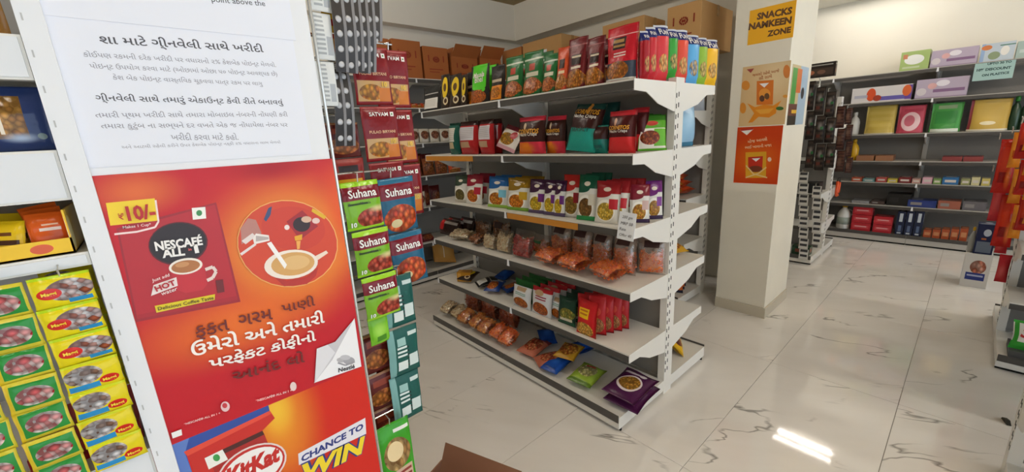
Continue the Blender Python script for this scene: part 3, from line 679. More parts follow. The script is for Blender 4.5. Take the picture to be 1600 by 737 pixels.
def bag(look, place, group, loc, dims, fill, fillm, label=None, face=FACE_X, tilt=0, yaw=0, roll=0, seed=0, fw=.94, kind='pillow'):
    w_, h_, d_ = dims; r = empty('snack_bag', Vector(loc)+Vector((0, 0, abs(math.sin(tilt))*d_*(.14 if tilt < 1 else .58))), euler(face, tilt, yaw, roll)); tag(r, look, 'bag', place, group)
    obj('film', pack_mesh(kind, w_, h_, d_, HAZE if fill < .7 else FILM, seed), r)
    obj('contents', contents(kind, w_, h_, d_, seed, fill, fillm), r)
    if label:
        lm, u0, v0, u1, v1 = label; dep = depthf(kind, w_, h_, d_, seed); V = []; F = []
        for j in range(5):
            for i in range(5):
                u = u0+(u1-u0)*i/4; v = v0+(v1-v0)*j/4; x = (u-.5)*w_; z = v*h_; V.append((x, dep(x, z)-.003, z))
        for j in range(4):
            for i in range(4): F.append((j*5+i, j*5+i+1, j*5+i+6, j*5+i+5))
        obj('label', mesh('label', V, F, lm, None, True), r)
    return r
def GB(sh, xl, xr, yt, look, fill, fm, label=None, off=.05, d=.09, tilt=.1, yaw=0, roll=0, seed=0, hh=None):
    X0 = FRONT[sh]+off; z = GZ[sh]+.001; ya, yb = yx(xl, X0, z), yx(xr, X0, z)
    h_ = hh or fit(sh, (onx((xl+xr)/2, yt, X0).z-z)/math.cos(tilt), tilt, (ya+yb)/2, off, d)
    return bag(look, PL[sh], look+'s '+PL[sh], (X0, (ya+yb)/2, z), (abs(ya-yb), h_, d), fill, FO[fm], label, FACE_X, tilt, yaw, roll, seed)
G('s4', 688, 716, 345, 'snack_box', 'dark brown cocoa pack with a red edge', 'packet', 'dkcocoa', kind='flat', d=.07, off=.12, deep=2, tilt=.3)
G('s4', 717, 738, 342, 'snack_box', 'dark brown cocoa pack with a red edge', 'packet', 'dkcocoa', kind='flat', d=.07, off=.2, deep=1, tilt=.3)
GB('s4', 703, 728, 368, 'small clear bag of pale fryums lying flat', .8, 'wh', None, .05, .06, 1.35, .3, 0, 1, .13)
GB('s4', 729, 746, 370, 'small clear bag of brown fryums lying flat', .8, 'br', None, .04, .06, 1.3, -.1, 0, 2, .12)
GB('s4', 756, 774, 366, 'tall clear bag of pale fryums', .8, 'wh', None, .07, .075, .3, 0, 0, 3)
GB('s4', 776, 797, 362, 'tall clear bag of pale fryums', .8, 'wh', None, .07, .075, .3, 0, 0, 1)
GB('s4', 744, 768, 344, 'clear bag of brown namkeen standing at the back', .8, 'br', None, .25, .08, .1, 0, 0, 2)
GB('s4', 771, 797, 342, 'clear bag of brown namkeen standing at the back', .8, 'br', (BROWNL, .25, .6, .75, .85), .25, .08, .1, 0, 0, 0)
GB('s4', 801, 830, 362, 'clear bag of dark red fryums', .72, 're', None, .06, .09, .25, 0, 0, 1)
GB('s4', 833, 858, 352, 'clear bag of orange fryums with a green label', .6, 'or', (GREENL, .25, .55, .75, .70), .23, .085, .1, 0, 0, 3)
for i, (xl, xr) in enumerate(((829, 864), (862, 902), (908, 957))):
    GB('s4', xl, xr, 400, 'bag of orange fryums lying flat', .84, 'or', None, .012, .085, 1.45, (-.1, -.2, -.3)[i], 0, i, .155)
for i, (xl, xr, yt, lm) in enumerate(((862, 892, 352, BROWNL), (894, 924, 357, GREENL), (926, 955, 364, BLUEL), (958, 993, 368, BROWNL))):
    r_ = GB('s4', xl, xr, yt, 'upright clear bag of orange fryums', .6, 'or', (BROWNL, .25, .76, .78, .93), (.24, .235, .235, .22, .13)[i], .085, .08, 0, 0, i)
p_, w_, h_ = spot('s4', 1017, 42, 372, 1.075, .08, .05)
bag('upright clear bag of orange fryums', FOU, 'upright clear bags of orange fryums '+FOU, p_, (w_, h_, .085), .6, FO['or'], (BROWNL, .25, .76, .78, .93), FACE_X, .08, .4, 0, 1)
# fifth shelf
o = obj('snack_box', MB().box(-.055, -.035, 0, .055, .035, .075).me('snack_box', A['yelbox']), None, (1.72, yx(727, 1.72, .41), GZ['s5']+.001), (0, 0, -.9)); tag(o, 'small yellow box', 'box', FIF)
for xl, xr, X_, k, look, yw in ((712, 735, .05, 'blackye', 'black snack pack lying flat', .3), (734, 756, .06, 'blackwh', 'black and white snack pack lying flat', -.4), (756, 780, .05, 'blueor', 'blue and orange snack pack lying flat', .5), (776, 800, .12, 'blueor', 'blue and orange snack pack lying flat', -.3), (764, 796, .25, 'blue', 'dark blue snack pack lying at the back', .2)):
    G('s5', xl, xr, 400, 'snack_packet', look, 'packet', k, kind='pillow', off=X_, d=.045, tilt=1.42, yaw=yw)
    ITEMS[-1][0].data = pack_mesh('pillow', .12, .16, .045, A[k], 1)
G('s5', 802, 830, 449, 'namkeen_packet', 'silver namkeen packet', 'packet', 'silv', kind='pillow', d=.05, tilt=.12, off=.04)
G('s5', 806, 842, 440, 'snack_packet', 'green packet behind the silver namkeen', 'packet', 'greensm', kind='pillow', d=.05, off=.12, deep=3)
G('s5', 831, 862, 452, 'namkeen_packet', 'silver and red namkeen packet', 'packet', 'silv_r', kind='pillow', d=.05, tilt=.12, off=.04, deep=4, step=.055, dy=-.012)
G('s5', 862, 880, 465, 'namkeen_packet', 'silver namkeen packet', 'packet', 'silv', kind='pillow', d=.05, tilt=.12, off=.07)
G('s5', 872, 899, 466, 'chips_packet', 'dark green and yellow chips packet', 'packet', 'dgyel', kind='pillow', d=.05, tilt=.12, off=.05, deep=3, step=.06)
G('s5', 901, 931, 472, 'noodle_packet', 'bright red packet with a yellow patch', 'packet', 'redyel', kind='pillow', d=.045, tilt=.14, off=.02)
for i, (xl, xr, yt, of) in enumerate(((922, 945, 465, .07), (934, 957, 463, .12), (947, 970, 462, .17), (959, 981, 462, .22), (905, 930, 462, .09), (915, 940, 460, .15), (928, 950, 458, .21))):
    G('s5', xl, xr, yt, 'snack_packet', 'plain red snack packet', 'packet', 'redsm', kind='pillow', d=.04, tilt=.12, off=of, yaw=.45)
# bottom deck
for i, (yc, X_, yw, fm, h_) in enumerate(((2.70, .035, .1, 'wh', .15), (2.575, .045, -.1, 'wh', .15), (2.45, .03, .1, 'mx', .16), (2.325, .04, -.1, 'mx', .16), (2.20, .03, .05, 'mx', .16), (2.075, .04, -.05, 'or', .16), (1.955, .03, .1, 'or', .16))):
    z = GZ['b']+.002; X0 = 1.53+X_
    bag('clear bag of '+{'wh': 'pale snacks', 'mx': 'mixed chips', 'or': 'orange chips'}[fm], BAS, 'clear snack bags on the bottom deck', (X0, yc, z), (.118, h_, .085), .85, FO[fm], None, FACE_X, 1.25, yw, 0, i % 4)
for i, yc in enumerate((2.62, 2.40, 2.18)):
    z = GZ['b']+.002; X0 = 1.53+.29
    bag('tall bag of dark red chilli snacks', BAS, 'red chilli snack bags on the bottom deck', (X0, yc, z), (.205, .235, .13), .92, FO['dr'], None, FACE_X, .12, 0, 0, i)
def LIE(px, X_, look, k, w_, h_, d_, yw, kind='pillow', cat='packet', name='snack_packet', sd=0, dz=0, tilt=1.5):
    z = GZ['b']+.002+dz; X0 = 1.53+X_
    return packet(name, look, cat, BAS, look+'s '+BAS, (X0, yx(px, X0, z), z), (w_, h_, d_), A[k], kind, FACE_X, tilt, yw, 0, sd)
LIE(820, .07, 'red noodle packet lying flat', 'meat', .15, .20, .05, .1, sd=1)
LIE(838, .05, 'red noodle packet lying flat', 'meat', .13, .19, .05, -.5, sd=2)
LIE(858, .27, 'bright blue snack packet lying at the back', 'blue', .12, .19, .055, .9)
LIE(890, .30, 'bright blue snack packet lying at the back', 'blue', .12, .18, .055, -.4, sd=1)
LIE(856, .03, 'bright blue snack packet lying at the front', 'blue', .13, .17, .05, .1, sd=2)
LIE(880, .13, 'yellow snack packet with a burger picture', 'burger', .14, .17, .05, .25, dz=.056, sd=1)
LIE(903, .05, 'lime green snack packet lying flat', 'greenl', .16, .19, .06, .1, sd=2)
LIE(968, .05, 'purple namkeen packet lying flat, lower one', 'purple', .20, .25, .05, .05, sd=1)
LIE(964, .05, 'purple namkeen packet lying flat on another one', 'purple', .20, .25, .05, .0, sd=2, dz=.045)
# price tag, price boards
tg = MB().box(-.045, -.002, -.055, .045, 0, .075).build('price_card', WHITE, None, (1.6085, yx(979, 1.61, 1.05), 1.056), euler(FACE_X, .12, 0, .05)); lab(tg, 'white handwritten price card clipped to the third shelf edge', 'price card')
for s, x, z, w_ in (('200 gm', 0, .05, .055), ('MRP 50', 0, .022, .065), ('Rate', -.018, -.006, .035), ('Offer 40', 0, -.033, .065)):
    text2d(s, x, z, w_, mat('pen ink', '3a3a42', .7), tg, y=-.003, shear=.2)
for i, (x0, x1, z, look) in enumerate(((793, 903, GZ['s3'], 'orange price board on the third shelf edge'), (666, 739, GZ['s2'], 'orange price board on the second shelf edge'))):
    X0 = 1.610; ya, yb = yx(x0, X0, z-.03), yx(x1, X0, z-.03)
    o = MB().box(-abs(ya-yb)/2, -.003, -.042, abs(ya-yb)/2, 0, -.008).build('price_board', mat('orange strip', 'c8842a', .45), None, (X0, (ya+yb)/2, z), (0, 0, FACE_X)); lab(o, look, 'price board')
# far side of the rack
packet('chips_packet', "yellow chips packet on the far side of the middle rack's bottom deck", 'packet', '', None, (2.36, 1.08, .09), (.17, .22, .07), A['yelchip'], 'pillow', FACE_Y, .75, .5, 0, 1)
for i in range(3):
    packet('snack_packet', 'grey and orange packet standing on the tall rack beside the pillar', 'packet', '', 'grey and orange packets on the tall rack', (3.26+.09*i, 1.60+.03*i, .088), (.15, .23-.01*i, .06), A['greyor'], 'pillow', FACE_X, .1, .3, 0, i)
packet('snack_packet', 'pale blue packet standing upright on the far side of the rack', 'packet', '', None, (2.23, 1.075, GZ['s2']+.001), (.15, .235, .06), A['lblue'], 'pillow', FACE_Y, .02, -.2, 0, 1)
packet('snack_bag', 'clear snack bag with a blue top beside the pale blue packet', 'bag', '', None, (3.42, 1.60, TZ[1]+.001), (.20, .26, .09), A['clearor'], 'pillow', FACE_X, .05, .5, 0, 2)
for i in range(3):
    packet('snack_bag', 'orange snack bag lying stacked on the tall rack, seen past the upright', 'bag', '', 'stacked orange bags on the tall rack', (3.30, 1.68, TZ[2]+.002+.055*i), (.17, .22, .06), A['orangep'], 'pillow', FACE_X, 1.5, .3*i, 0, i)
for i in range(3):
    packet('snack_bag', 'brown snack bag lying on the fourth level of the tall rack', 'bag', '', 'brown bags on the tall rack', (3.30, 1.70, TZ[3]+.002+.055*i), (.2, .22, .06), A['orangep'], 'pillow', FACE_X, 1.5, .2*i-.2, 0, i)
packet('chips_packet', 'small yellow and brown packet on the far side of the fourth shelf', 'packet', '', None, (2.30, 1.10, GZ['s4']+.002), (.13, .18, .05), A['burger'], 'pillow', FACE_Y, 1.4, -.4, 0, 1)
packet('chips_packet', 'dark packet lying on the far side of the fourth shelf', 'packet', '', None, (2.17, 1.12, GZ['s4']+.002), (.11, .17, .05), A['dkcocoa'], 'pillow', FACE_Y, 1.4, .2, 0, 2)

# ------------------------------------------------------------------ cartons
def carton(look, place, group, loc, dims, face, m_=None, open_=False, print_=True, label=False, yaw=0, name='carton'):
    w_, d_, h_ = dims; m_ = m_ or CARD
    r = empty(name, loc, (0, 0, face+yaw)); tag(r, look, 'carton', place, group)
    if open_:
        t = .004; b = MB().box(-w_/2, -d_/2, 0, w_/2, d_/2, .006).box(-w_/2, -d_/2, .006, w_/2, -d_/2+t, h_).box(-w_/2, d_/2-t, .006, w_/2, d_/2, h_).box(-w_/2, -d_/2+t, .006, -w_/2+t, d_/2-t, h_).box(w_/2-t, -d_/2+t, .006, w_/2, d_/2-t, h_)
        b.build('body', m_, r)
        for s in (-1, 1):
            MB().box(-w_/2+.003, 0, 0, w_/2-.003, .004, d_*.42).build('flap', m_, r, (0, s*(d_/2-.002), h_), (-s*random.uniform(.5, 1.1), 0, 0))
            MB().box(-.002, -d_/2+.006, 0, .002, d_/2-.006, w_*.30).build('flap', m_, r, (s*(w_/2-.004), 0, h_), (0, -s*random.uniform(.2, .6), 0))
    else:
        MB().box(-w_/2, -d_/2, 0, w_/2, d_/2, h_).build('body', m_, r, bevel=.003)
        MB().box(-w_/2+.01, -.022, h_, w_/2-.01, .022, h_+.0008).box(-w_/2-.0012, -.022, h_*.75, -w_/2, .022, h_).box(w_/2, -.022, h_*.75, w_/2+.0012, .022, h_).build('tape', TAPE, r)
        MB().box(-w_/2+.006, -.0012, h_+.0008, w_/2-.006, .0012, h_+.0014).build('flap_seam', SLOT, r)
    if print_:
        y = -d_/2-.0012; b = MB(); cx, cz = 0, h_*.62
        for k in range(12):
            a = 2*PI*k/12; b.box(cx+w_*.11*math.cos(a)-w_*.022, y, cz+h_*.07*math.sin(a)-.008, cx+w_*.11*math.cos(a)+w_*.022, -d_/2, cz+h_*.07*math.sin(a)+.008)
        b.box(cx-w_*.06, y, cz-h_*.03, cx+w_*.06, -d_/2, cz+h_*.03)
        for s in (-1, 1): b.box(s*w_*.30-.006, y, h_*.55, s*w_*.30+.006, -d_/2, h_*.74)
        b.box(-w_*.3, y, h_*.30, w_*.25, -d_/2, h_*.33); b.box(-w_*.3, y, h_*.22, w_*.1, -d_/2, h_*.245)
        b.build('printed_marks', REDINK, r)
    if label: MB().box(-w_*.05, -d_/2-.0015, h_*.42, w_*.14, -d_/2, h_*.70).build('shipping_label', WHITE, r)
    return r
zt = LZ[0]+.001
BW = 'on top of the back wall shelves'
for i, (xl, xr, yt, op) in enumerate(((588, 614, 60, 0), (617, 662, 63, 0), (664, 703, 74, 0), (707, 748, 82, 1), (751, 784, 84, 1))):
    Yf = 3.86; a = ony(xl, 120, Yf); b = ony(xr, 120, Yf); h_ = ony((xl+xr)/2, yt, Yf).z-zt
    carton('brown %s carton with red print' % ('open' if op else 'sealed'), BW, 'brown cartons on the back wall shelves', ((a.x+b.x)/2, Yf+.17, zt), (b.x-a.x-.01, .34, h_*(.82 if op else 1)), FACE_Y, mat('orange cardboard', 'a8602c', .8, noise=.12, nscale=6), bool(op))
zt = TZ[0]+.001; TR = 'on top of the tall rack'
for i, (xl, xr, yt, m_, op, lb, look) in enumerate(((786, 816, 76, CARD, 0, 0, 'brown carton farthest from the pillar'), (818, 878, 60, CARD2, 0, 1, 'brown carton with a white shipping label'), (941, 1006, 32, CARD2, 0, 0, 'pale brown carton behind the red nut pouch'), (1041, 1095, 6, CARD2, 0, 0, 'large carton with red print nearest the pillar'))):
    Xf = 3.42; ya, yb = yx(xl, Xf, zt+.1), yx(xr, Xf, zt+.1); h_ = onx((xl+xr)/2, yt, Xf).z-zt
    carton(look, TR, None, (Xf+(.30 if i == 3 else .18), (ya+yb)/2, zt), (abs(ya-yb)-.005, .60 if i == 3 else .36, h_), FACE_X, m_, bool(op), i == 3, bool(lb))
# open carton on the floor
carton('open brown carton on the floor in front of the poster column', '', None, (.52, .99, .001), (.34, .30, .24), FACE_X, mat('dull cardboard', '8f6248', .8, noise=.1, nscale=6), True, False, yaw=.35)

# ------------------------------------------------------------------ goods on the back wall shelves
BK = 'on the back wall shelves'
def B(zi, xl, xr, yt, name, look, cat, m_, kind='pillow', off=.06, d=.06, tilt=.05, deep=1, step=.07, base=None):
    z = (LZ[zi] if base is None else base)+.001; Yf = 3.84+off
    a = ony(xl, proj((2.3, Yf, z))[1], Yf); b = ony(xr, proj((2.3, Yf, z))[1], Yf); h_ = max(.08, ony((xl+xr)/2, yt, Yf).z-z)
    for k in range(deep):
        packet(name, look, cat, BK, look+'s '+BK, ((a.x+b.x)/2, Yf+k*step, z), (b.x-a.x, h_, d), A[m_] if isinstance(m_, str) else m_, kind, FACE_Y, tilt, 0, 0, random.randrange(3))
for i in range(4): B(1, 643+9*i, 653+9*i, 160, 'small_sachet', 'small orange and white sachet lying low', 'sachet', 'orangep', off=.03+.03*(i % 2), tilt=.9, d=.03)
A['wbrown'] = art('white brown pack', 'd8d2c4', [('f', .5, .55, .42, .3, '8a4a34', 'b87a5a', 8), ('r', .2, .08, .8, .24, 'efe9e0')])
A['dredp'] = art('dark red sweet pack', '5a1818', [('f', .5, .4, .4, .3, '8a3a22', 'b06a3a', 8)])
A['brownp'] = art('brown rusk pack', '8a4a2a', [('f', .5, .5, .44, .4, '8a4424', 'b8743a', 9)], rough=.22)
for i in range(5): B(2, 640+16*i, 655+16*i, 201, 'soup_packet', 'white and brown packet', 'packet', 'wbrown', off=.05, deep=2)
for i in range(4): B(3, 641+20*i, 660+20*i, 244+3*i, 'rusk_packet', 'brown snack packet', 'packet', ['wbrown', 'brownp', 'brownp', 'orangep'][i] if i != 0 else 'brownp', off=.05)
for i in range(2): B(3, 643+16*i, 662+16*i, 240, 'rusk_packet', 'dark red packet behind the brown ones', 'packet', 'dredp', off=.16)
for i in range(3): B(4, 641+16*i, 657+16*i, 289, 'rusk_packet', 'dark red sweet packet', 'packet', 'dredp', off=.06+.05*i)
B(4, 644, 666, 300, 'rusk_packet', 'pale brown biscuit bag with a white label', 'bag', 'wbrown', off=.02)
for i in range(2): B(5, 645+16*i, 664+16*i, 362, 'rusk_packet', 'red and pink packet lying low', 'packet', 'dredp', off=.05, tilt=.9)
z = .088
packet('papad_packet', 'large tan papad packet leaning on the lowest level', 'packet', BK, None, (2.36, 3.90, z), (.30, .26, .05), A['cleartan'], 'flat', FACE_Y, .5, .15, .30, 1)
bag('dark clear bag of brown lumps', BK, None, (1.90, 3.97, z), (.30, .22, .16), .8, food('dark lumps', '3a2420', '5a3a34', 25), None, FACE_Y, .25, 0, 0, 1)

# ------------------------------------------------------------------ flat print: posters and notices
class Flat:
    """a sheet standing in the plane x = v or y = v; points of its print are given where they are seen in the photograph"""
    def __init__(s, ax, v, corners, name, label, cat, m_, th=.0008, layers=None):
        s.ax, s.v = ax, v
        P = [s.w(*p) for p in corners]; s.x0, s.x1 = min(p[0] for p in P), max(p[0] for p in P); s.z0, s.z1 = min(p[1] for p in P), max(p[1] for p in P)
        wd, hg = s.x1-s.x0, s.z1-s.z0
        if callable(m_): m_ = m_(s)
        loc = (s.x0, v, s.z0) if ax == 'y' else (v, -s.x0, s.z0)
        s.o = MB().box(0, -th, 0, wd, 0, hg).build(name, m_, None, loc, (0, 0, FACE_Y if ax == 'y' else FACE_X)); lab(s.o, label, cat)
        s.n = 0; s.th = th; s.bm = {}; s.polys = []
    def w(s, px, py):
        p = ony(px, py, s.v) if s.ax == 'y' else onx(px, py, s.v)
        return (p.x, p.z) if s.ax == 'y' else (-p.y, p.z)
    def l(s, px, py): a, b = s.w(px, py); return a-s.x0, b-s.z0
    def uv(s, px, py): a, b = s.l(px, py); return a/(s.x1-s.x0), b/(s.z1-s.z0)
    def poly(s, pts, col): s.polys.append(([s.l(*p) for p in pts], col)); return s
    def ell(s, cx, cy, rx, ry, col, a=0, n=28):
        ca, sa = math.cos(a), math.sin(a)
        return s.poly([(cx+rx*math.cos(2*PI*k/n)*ca-ry*math.sin(2*PI*k/n)*sa, cy+rx*math.cos(2*PI*k/n)*sa+ry*math.sin(2*PI*k/n)*ca) for k in range(n)], col)
    def line(s, pts, wpx, col):
        for (a, b), (c, d) in zip(pts, pts[1:]):
            L_ = math.hypot(c-a, d-b) or 1; nx, ny = -(d-b)/L_*wpx/2, (c-a)/L_*wpx/2
            s.poly([(a+nx, b+ny), (c+nx, d+ny), (c-nx, d-ny), (a-nx, b-ny)], col)
        return s
    def done(s, name='printed_picture'):              # closes the shapes drawn so far into one printed part
        V = []; F = []; cols = []; fm = []
        x1, z1 = s.x1-s.x0, s.z1-s.z0
        for pts, c in s.polys:
            if c not in cols: cols.append(c)
            s.n += 1; y = -s.th-.00006*s.n; b = len(V)
            pts = [(min(max(a, .0005), x1-.0005), min(max(z, .0005), z1-.0005)) for a, z in pts]
            ar = sum(p[0]*q[1]-q[0]*p[1] for p, q in zip(pts, pts[1:]+pts[:1]))
            if ar < 0: pts = pts[::-1]
            V += [(a, y, z) for a, z in pts]; F.append(tuple(range(b, b+len(pts)))); fm.append(cols.index(c))
        s.top = -s.th-.00006*(s.n+3); s.polys = []
        if V: obj(name, mesh(name, V, F, [flatm(c, .4) for c in cols], None, False, fm), s.o)
        return s
    def text(s, t, a, b, col, bold=.0, h=None, hf=1, shear=0):
        A_, B_ = s.l(*a), s.l(*b); d = (B_[0]-A_[0], B_[1]-A_[1])
        return text2d(t, (A_[0]+B_[0])/2, (A_[1]+B_[1])/2, math.hypot(*d), col if not isinstance(col, str) else flatm(col), s.o, math.atan2(d[1], d[0]), hf, bold, shear, getattr(s, 'top', -s.th-.0003), h=h)
YP = .7645
# notices
N1 = Flat('y', YP, [(66, 100), (455, 47), (146, 262), (473, 240)], 'paper_notice', 'white paper notice with Gujarati lines, larger lower sheet', 'notice', PAPER, .0006).done()
for t, a, b, m_, bo, h in (('શા માટે ગ્ીનવેલી સાથે ખરીદી', (155, 62), (411, 77), INK, .012, .016), ('કોઈપણ રકમની દરેક ખરીદી પર વધારાનો ૨% કેશબેક પોઇન્ટ મેળવો.', (130, 85), (431, 102), INK2, .004, .0095), ('પોઇન્ટ ઉપયોગ કરવા માટે (ઓછામાં ઓછા ૫૦ પોઇન્ટ આવશ્યક છે)', (140, 103), (433, 116), INK2, .004, .0095),
        ('કેશ બેક પોઇન્ટ વાસ્તિવક ચૂકવવા પાત્ર રકમ પર લાગુ', (176, 121), (410, 131), INK2, .004, .0095), ('ગ્ીનવેલી સાથે તમારું એકાઉન્ટ કેવી રીતે બનાવવું', (149, 153), (442, 160), INK, .008, .0125),
        ('તમારી પ્થમ ખરીદી સાથે તમારા મોબાઇલ નંબરની નોંધણી કરી', (149, 180), (449, 179), INK2, .006, .0105), ('તમારા કુટુંબ ના સભ્યને દર વખતે એક જ નોંધાયેલા નંબર પર', (158, 197), (449, 195), INK2, .006, .0105), ('ખરીદી કરવા માટે કહો.', (267, 213), (372, 213), INK2, .006, .0105), ('અને આટલી રહેલી કરીને ઉપર કેશબેક પોઇન્ટ નક્કી ૨% વધારાના લાભ મેળવો', (190, 230), (438, 222), INK2, .0, .0065)):
    N1.text(t, a, b, m_, bo, h)
N2 = Flat('y', YP-.0008, [(42, 20), (440, -70), (449, 62)], 'paper_notice', 'white paper notice above the Gujarati one', 'notice', PAPER, .0006).done()
N2.text('point above the', (330, 0), (414, 7), INK, .004)
# coffee poster
def coffee(s):
    g = lambda px, py, rx, ry, c: ('g',)+s.uv(px, py)+(rx, ry, c)
    return art('coffee poster', 'c01f2a', [g(470, 380, .62, .42, 'e8641e'), g(455, 385, .45, .34, 'f4a83c'), g(375, 505, .62, .20, 'e8702a'), g(215, 300, .22, .10, 'de6a34'), g(420, 262, .3, .08, 'a81a22'), g(540, 330, .16, .3, 'e85a24')], rough=.3, bump=0)
PO = Flat('y', YP, [(143, 275), (513, 249), (268, 684), (569, 571)], 'coffee_poster', 'red coffee poster with mug, pouring milk picture and Gujarati slogan', 'poster', coffee)
c4 = lambda x, y: (140+x*.3528, 240+y*.3528)
c5 = lambda x, y: (180+x*.3895, 450+y*.3895)
def P4(col, *p): PO.poly([c4(*q) for q in p], col)
def P5(col, *p, F=None): (F or PO).poly([c5(*q) for q in p], col)
P4('9c1824', (118, 330), (560, 215), (668, 655), (205, 745)); P4('b41d28', (130, 340), (555, 225), (655, 645), (212, 730)); P4('a81a26', (212, 712), (652, 628), (655, 645), (214, 730))
PO.done('printed_pack'); P4('f4d21c', (72, 218), (288, 197), (303, 296), (92, 318))
PO.line([c4(110, 356), c4(210, 345), c4(290, 325), c4(305, 300), c4(292, 205)], 3, 'f4dcd8')
PO.done('price_patch'); P4('f6f4ee', (452, 240), (512, 235), (516, 286), (457, 292)); PO.ell(*c4(485, 262), 4.6, 4.6, '3a8a4a')
PO.done('veg_mark'); PO.ell(*c4(392, 397), 46.5, 33.5, '5a1018', -.12); PO.ell(*c4(391, 396), 44.5, 31.5, '241416', -.12)
PO.done('logo_disc'); P4('c22530', (355, 505), (383, 600), (425, 616), (500, 602), (522, 575), (505, 485)); PO.line([c4(512, 512), c4(545, 500), c4(560, 520), c4(545, 548), c4(520, 560)], 5, 'e8d4cc')
PO.ell(*c4(425, 497), 26.5, 12.5, 'f2e8dc', -.15); PO.ell(*c4(425, 498), 22.5, 9.5, 'b0703c', -.15); PO.ell(*c4(410, 490), 11, 4, 'c98f5a', -.15)
PO.done('printed_mug'); P4('f0e4e0', (283, 580), (384, 545), (390, 583), (272, 628))
PO.done('hot_patch'); P4('e6d01e', (288, 672), (555, 620), (553, 645), (296, 702))
PO.done('taste_bar'); P4('6a1418', (558, 560), (590, 555), (597, 610), (566, 616))
PO.done('small_mark'); PO.ell(*c4(875, 397), 79, 68, 'f0b060', .12); PO.done('small_mark'); PO.ell(*c4(875, 397), 77.5, 66.5, 'd2421e', .12); PO.ell(*c4(900, 330), 50, 34, 'cc3a20', .12)
P4('b87f74', (668, 330), (700, 285), (735, 292), (760, 350), (735, 380), (705, 380), (672, 400)); P4('e2d6d2', (672, 385), (720, 350), (735, 365), (690, 400)); P4('3c4a74', (770, 290), (790, 240), (806, 232), (800, 270), (780, 300))
P4('efe6e0', (735, 352), (792, 360), (796, 384), (728, 400), (722, 375)); P4('b8aca8', (735, 362), (790, 368), (792, 378), (735, 388)); P4('e8dcd8', (665, 440), (730, 395), (738, 402), (672, 450))
P4('a01c24', (870, 300), (940, 250), (1010, 320), (930, 380)); PO.ell(*c4(937, 312), 13.5, 11.5, '2c1518'); PO.ell(*c4(958, 290), 8, 5, 'd8b49a'); P4('e0b01c', (985, 240), (1045, 275), (1038, 290), (980, 255)); P4('e8a81c', (905, 365), (940, 355), (938, 380), (908, 384)); PO.ell(*c4(872, 325), 4, 4, 'f0e0dc'); PO.ell(*c4(1000, 296), 6, 4.5, 'e8c8c0')
P4('b82a20', (800, 530), (870, 560), (960, 545), (1010, 500), (1000, 540), (960, 575), (860, 585)); P4('f2dcc8', (990, 455), (1045, 427), (1054, 438), (1000, 475))
PO.ell(*c4(890, 488), 42, 22.5, 'f4e6d8', -.12); PO.ell(*c4(898, 486), 34, 18, 'd8a45e', -.12); PO.ell(*c4(910, 480), 22, 11, 'e2b878', -.12)
P4('f8f4f0', (783, 395), (802, 388), (872, 490), (862, 508)); P4('f0a850', (912, 385), (932, 383), (928, 420), (916, 422))
PO.done('pouring_picture'); P5('f1f0f2', (957, 118), (985, 311), (795, 377)); P5('c9c6cb', (806, 240), (880, 212), (955, 122), (868, 285), (797, 376)); P5('e2e0e4', (806, 240), (850, 224), (880, 255), (830, 330), (800, 372))
PO.done('page_curl'); PO.ell(*c5(905, 285), 7.5, 4, 'b4b2b6'); PO.ell(*c5(935, 288), 9, 6, 'a4a2a8'); PO.ell(*c5(920, 275), 8, 4, 'c2c0c4'); PO.line([c5(890, 296), c5(920, 306), c5(958, 292)], 2.5, '98969c')
PO.done('nest_emblem'); PO.ell(*c5(440, 470), 7, 8, 'e8c4c4'); PO.ell(*c5(438, 466), 4, 4, 'c83a40'); PO.done('small_mark'); PO.ell(*c5(712, 390), 5, 7, 'e8d0cc')
PO.done('small_mark'); P5('f2f0ee', (224, 575), (265, 560), (268, 583), (230, 597))
PO.done()
def t4(s, a, b, col, **k): PO.text(s, c4(*a), c4(*b), col, **k)
def t5(s, a, b, col, F=None, **k): (F or PO).text(s, c5(*a), c5(*b), col, **k)
t4('₹', (128, 278), (154, 275), 'b81f24', bold=.01); t4('10/-', (164, 265), (290, 252), 'b81f24', bold=.035, h=.021)
t4('Makes 1 Cup*', (148, 326), (272, 312), 'f4e4e0', bold=.01)
t4('NESCAFÉ', (288, 404), (497, 378), 'f4f0ec', bold=.04, h=.017); t4('ALL', (320, 440), (420, 428), 'f4f0ec', bold=.04, h=.0135); t4('1', (462, 420), (480, 417), 'f4f0ec', bold=.04, h=.0135); PO.text('in', c4(436, 422), c4(450, 420), 'e05a5a', bold=.03)
t4('Just add', (275, 562), (355, 534), 'f4e8e4', bold=.01, shear=.2); t4('HOT', (290, 597), (378, 566), 'b4202a', bold=.04); t4('water', (318, 618), (388, 594), 'f4e8e4', bold=.01, shear=.2)
t4('Delicious Coffee Taste', (302, 683), (548, 634), '3a2a10', bold=.015)
t5('ફકત', (322, 180), (455, 148), '6a1a14', bold=.012, h=.024); t5('ગરમ', (492, 130), (628, 100), '6a1a14', bold=.012, h=.019); t5('પાણી', (665, 78), (798, 48), '6a1a14', bold=.012, h=.024)
t5('ઉમેરો અને તમારી', (303, 240), (835, 108), 'f6efe8', bold=.022, h=.027); t5('પરફેકટ કોફીનો', (375, 300), (802, 188), 'f6efe8', bold=.022, h=.026); t5('આનંદ લો', (468, 345), (757, 268), '6a1a14', bold=.012, h=.024)
t5('Nestlé', (892, 326), (958, 309), '3a3438', bold=.03); t5('*NESCAFÉ® ALL IN 1 +', (275, 540), (420, 494), 'f0d0cc', bold=.02); t5('*NESCAFÉ® ALL IN 1 +', (562, 447), (706, 404), 'f0d0cc', bold=.02)
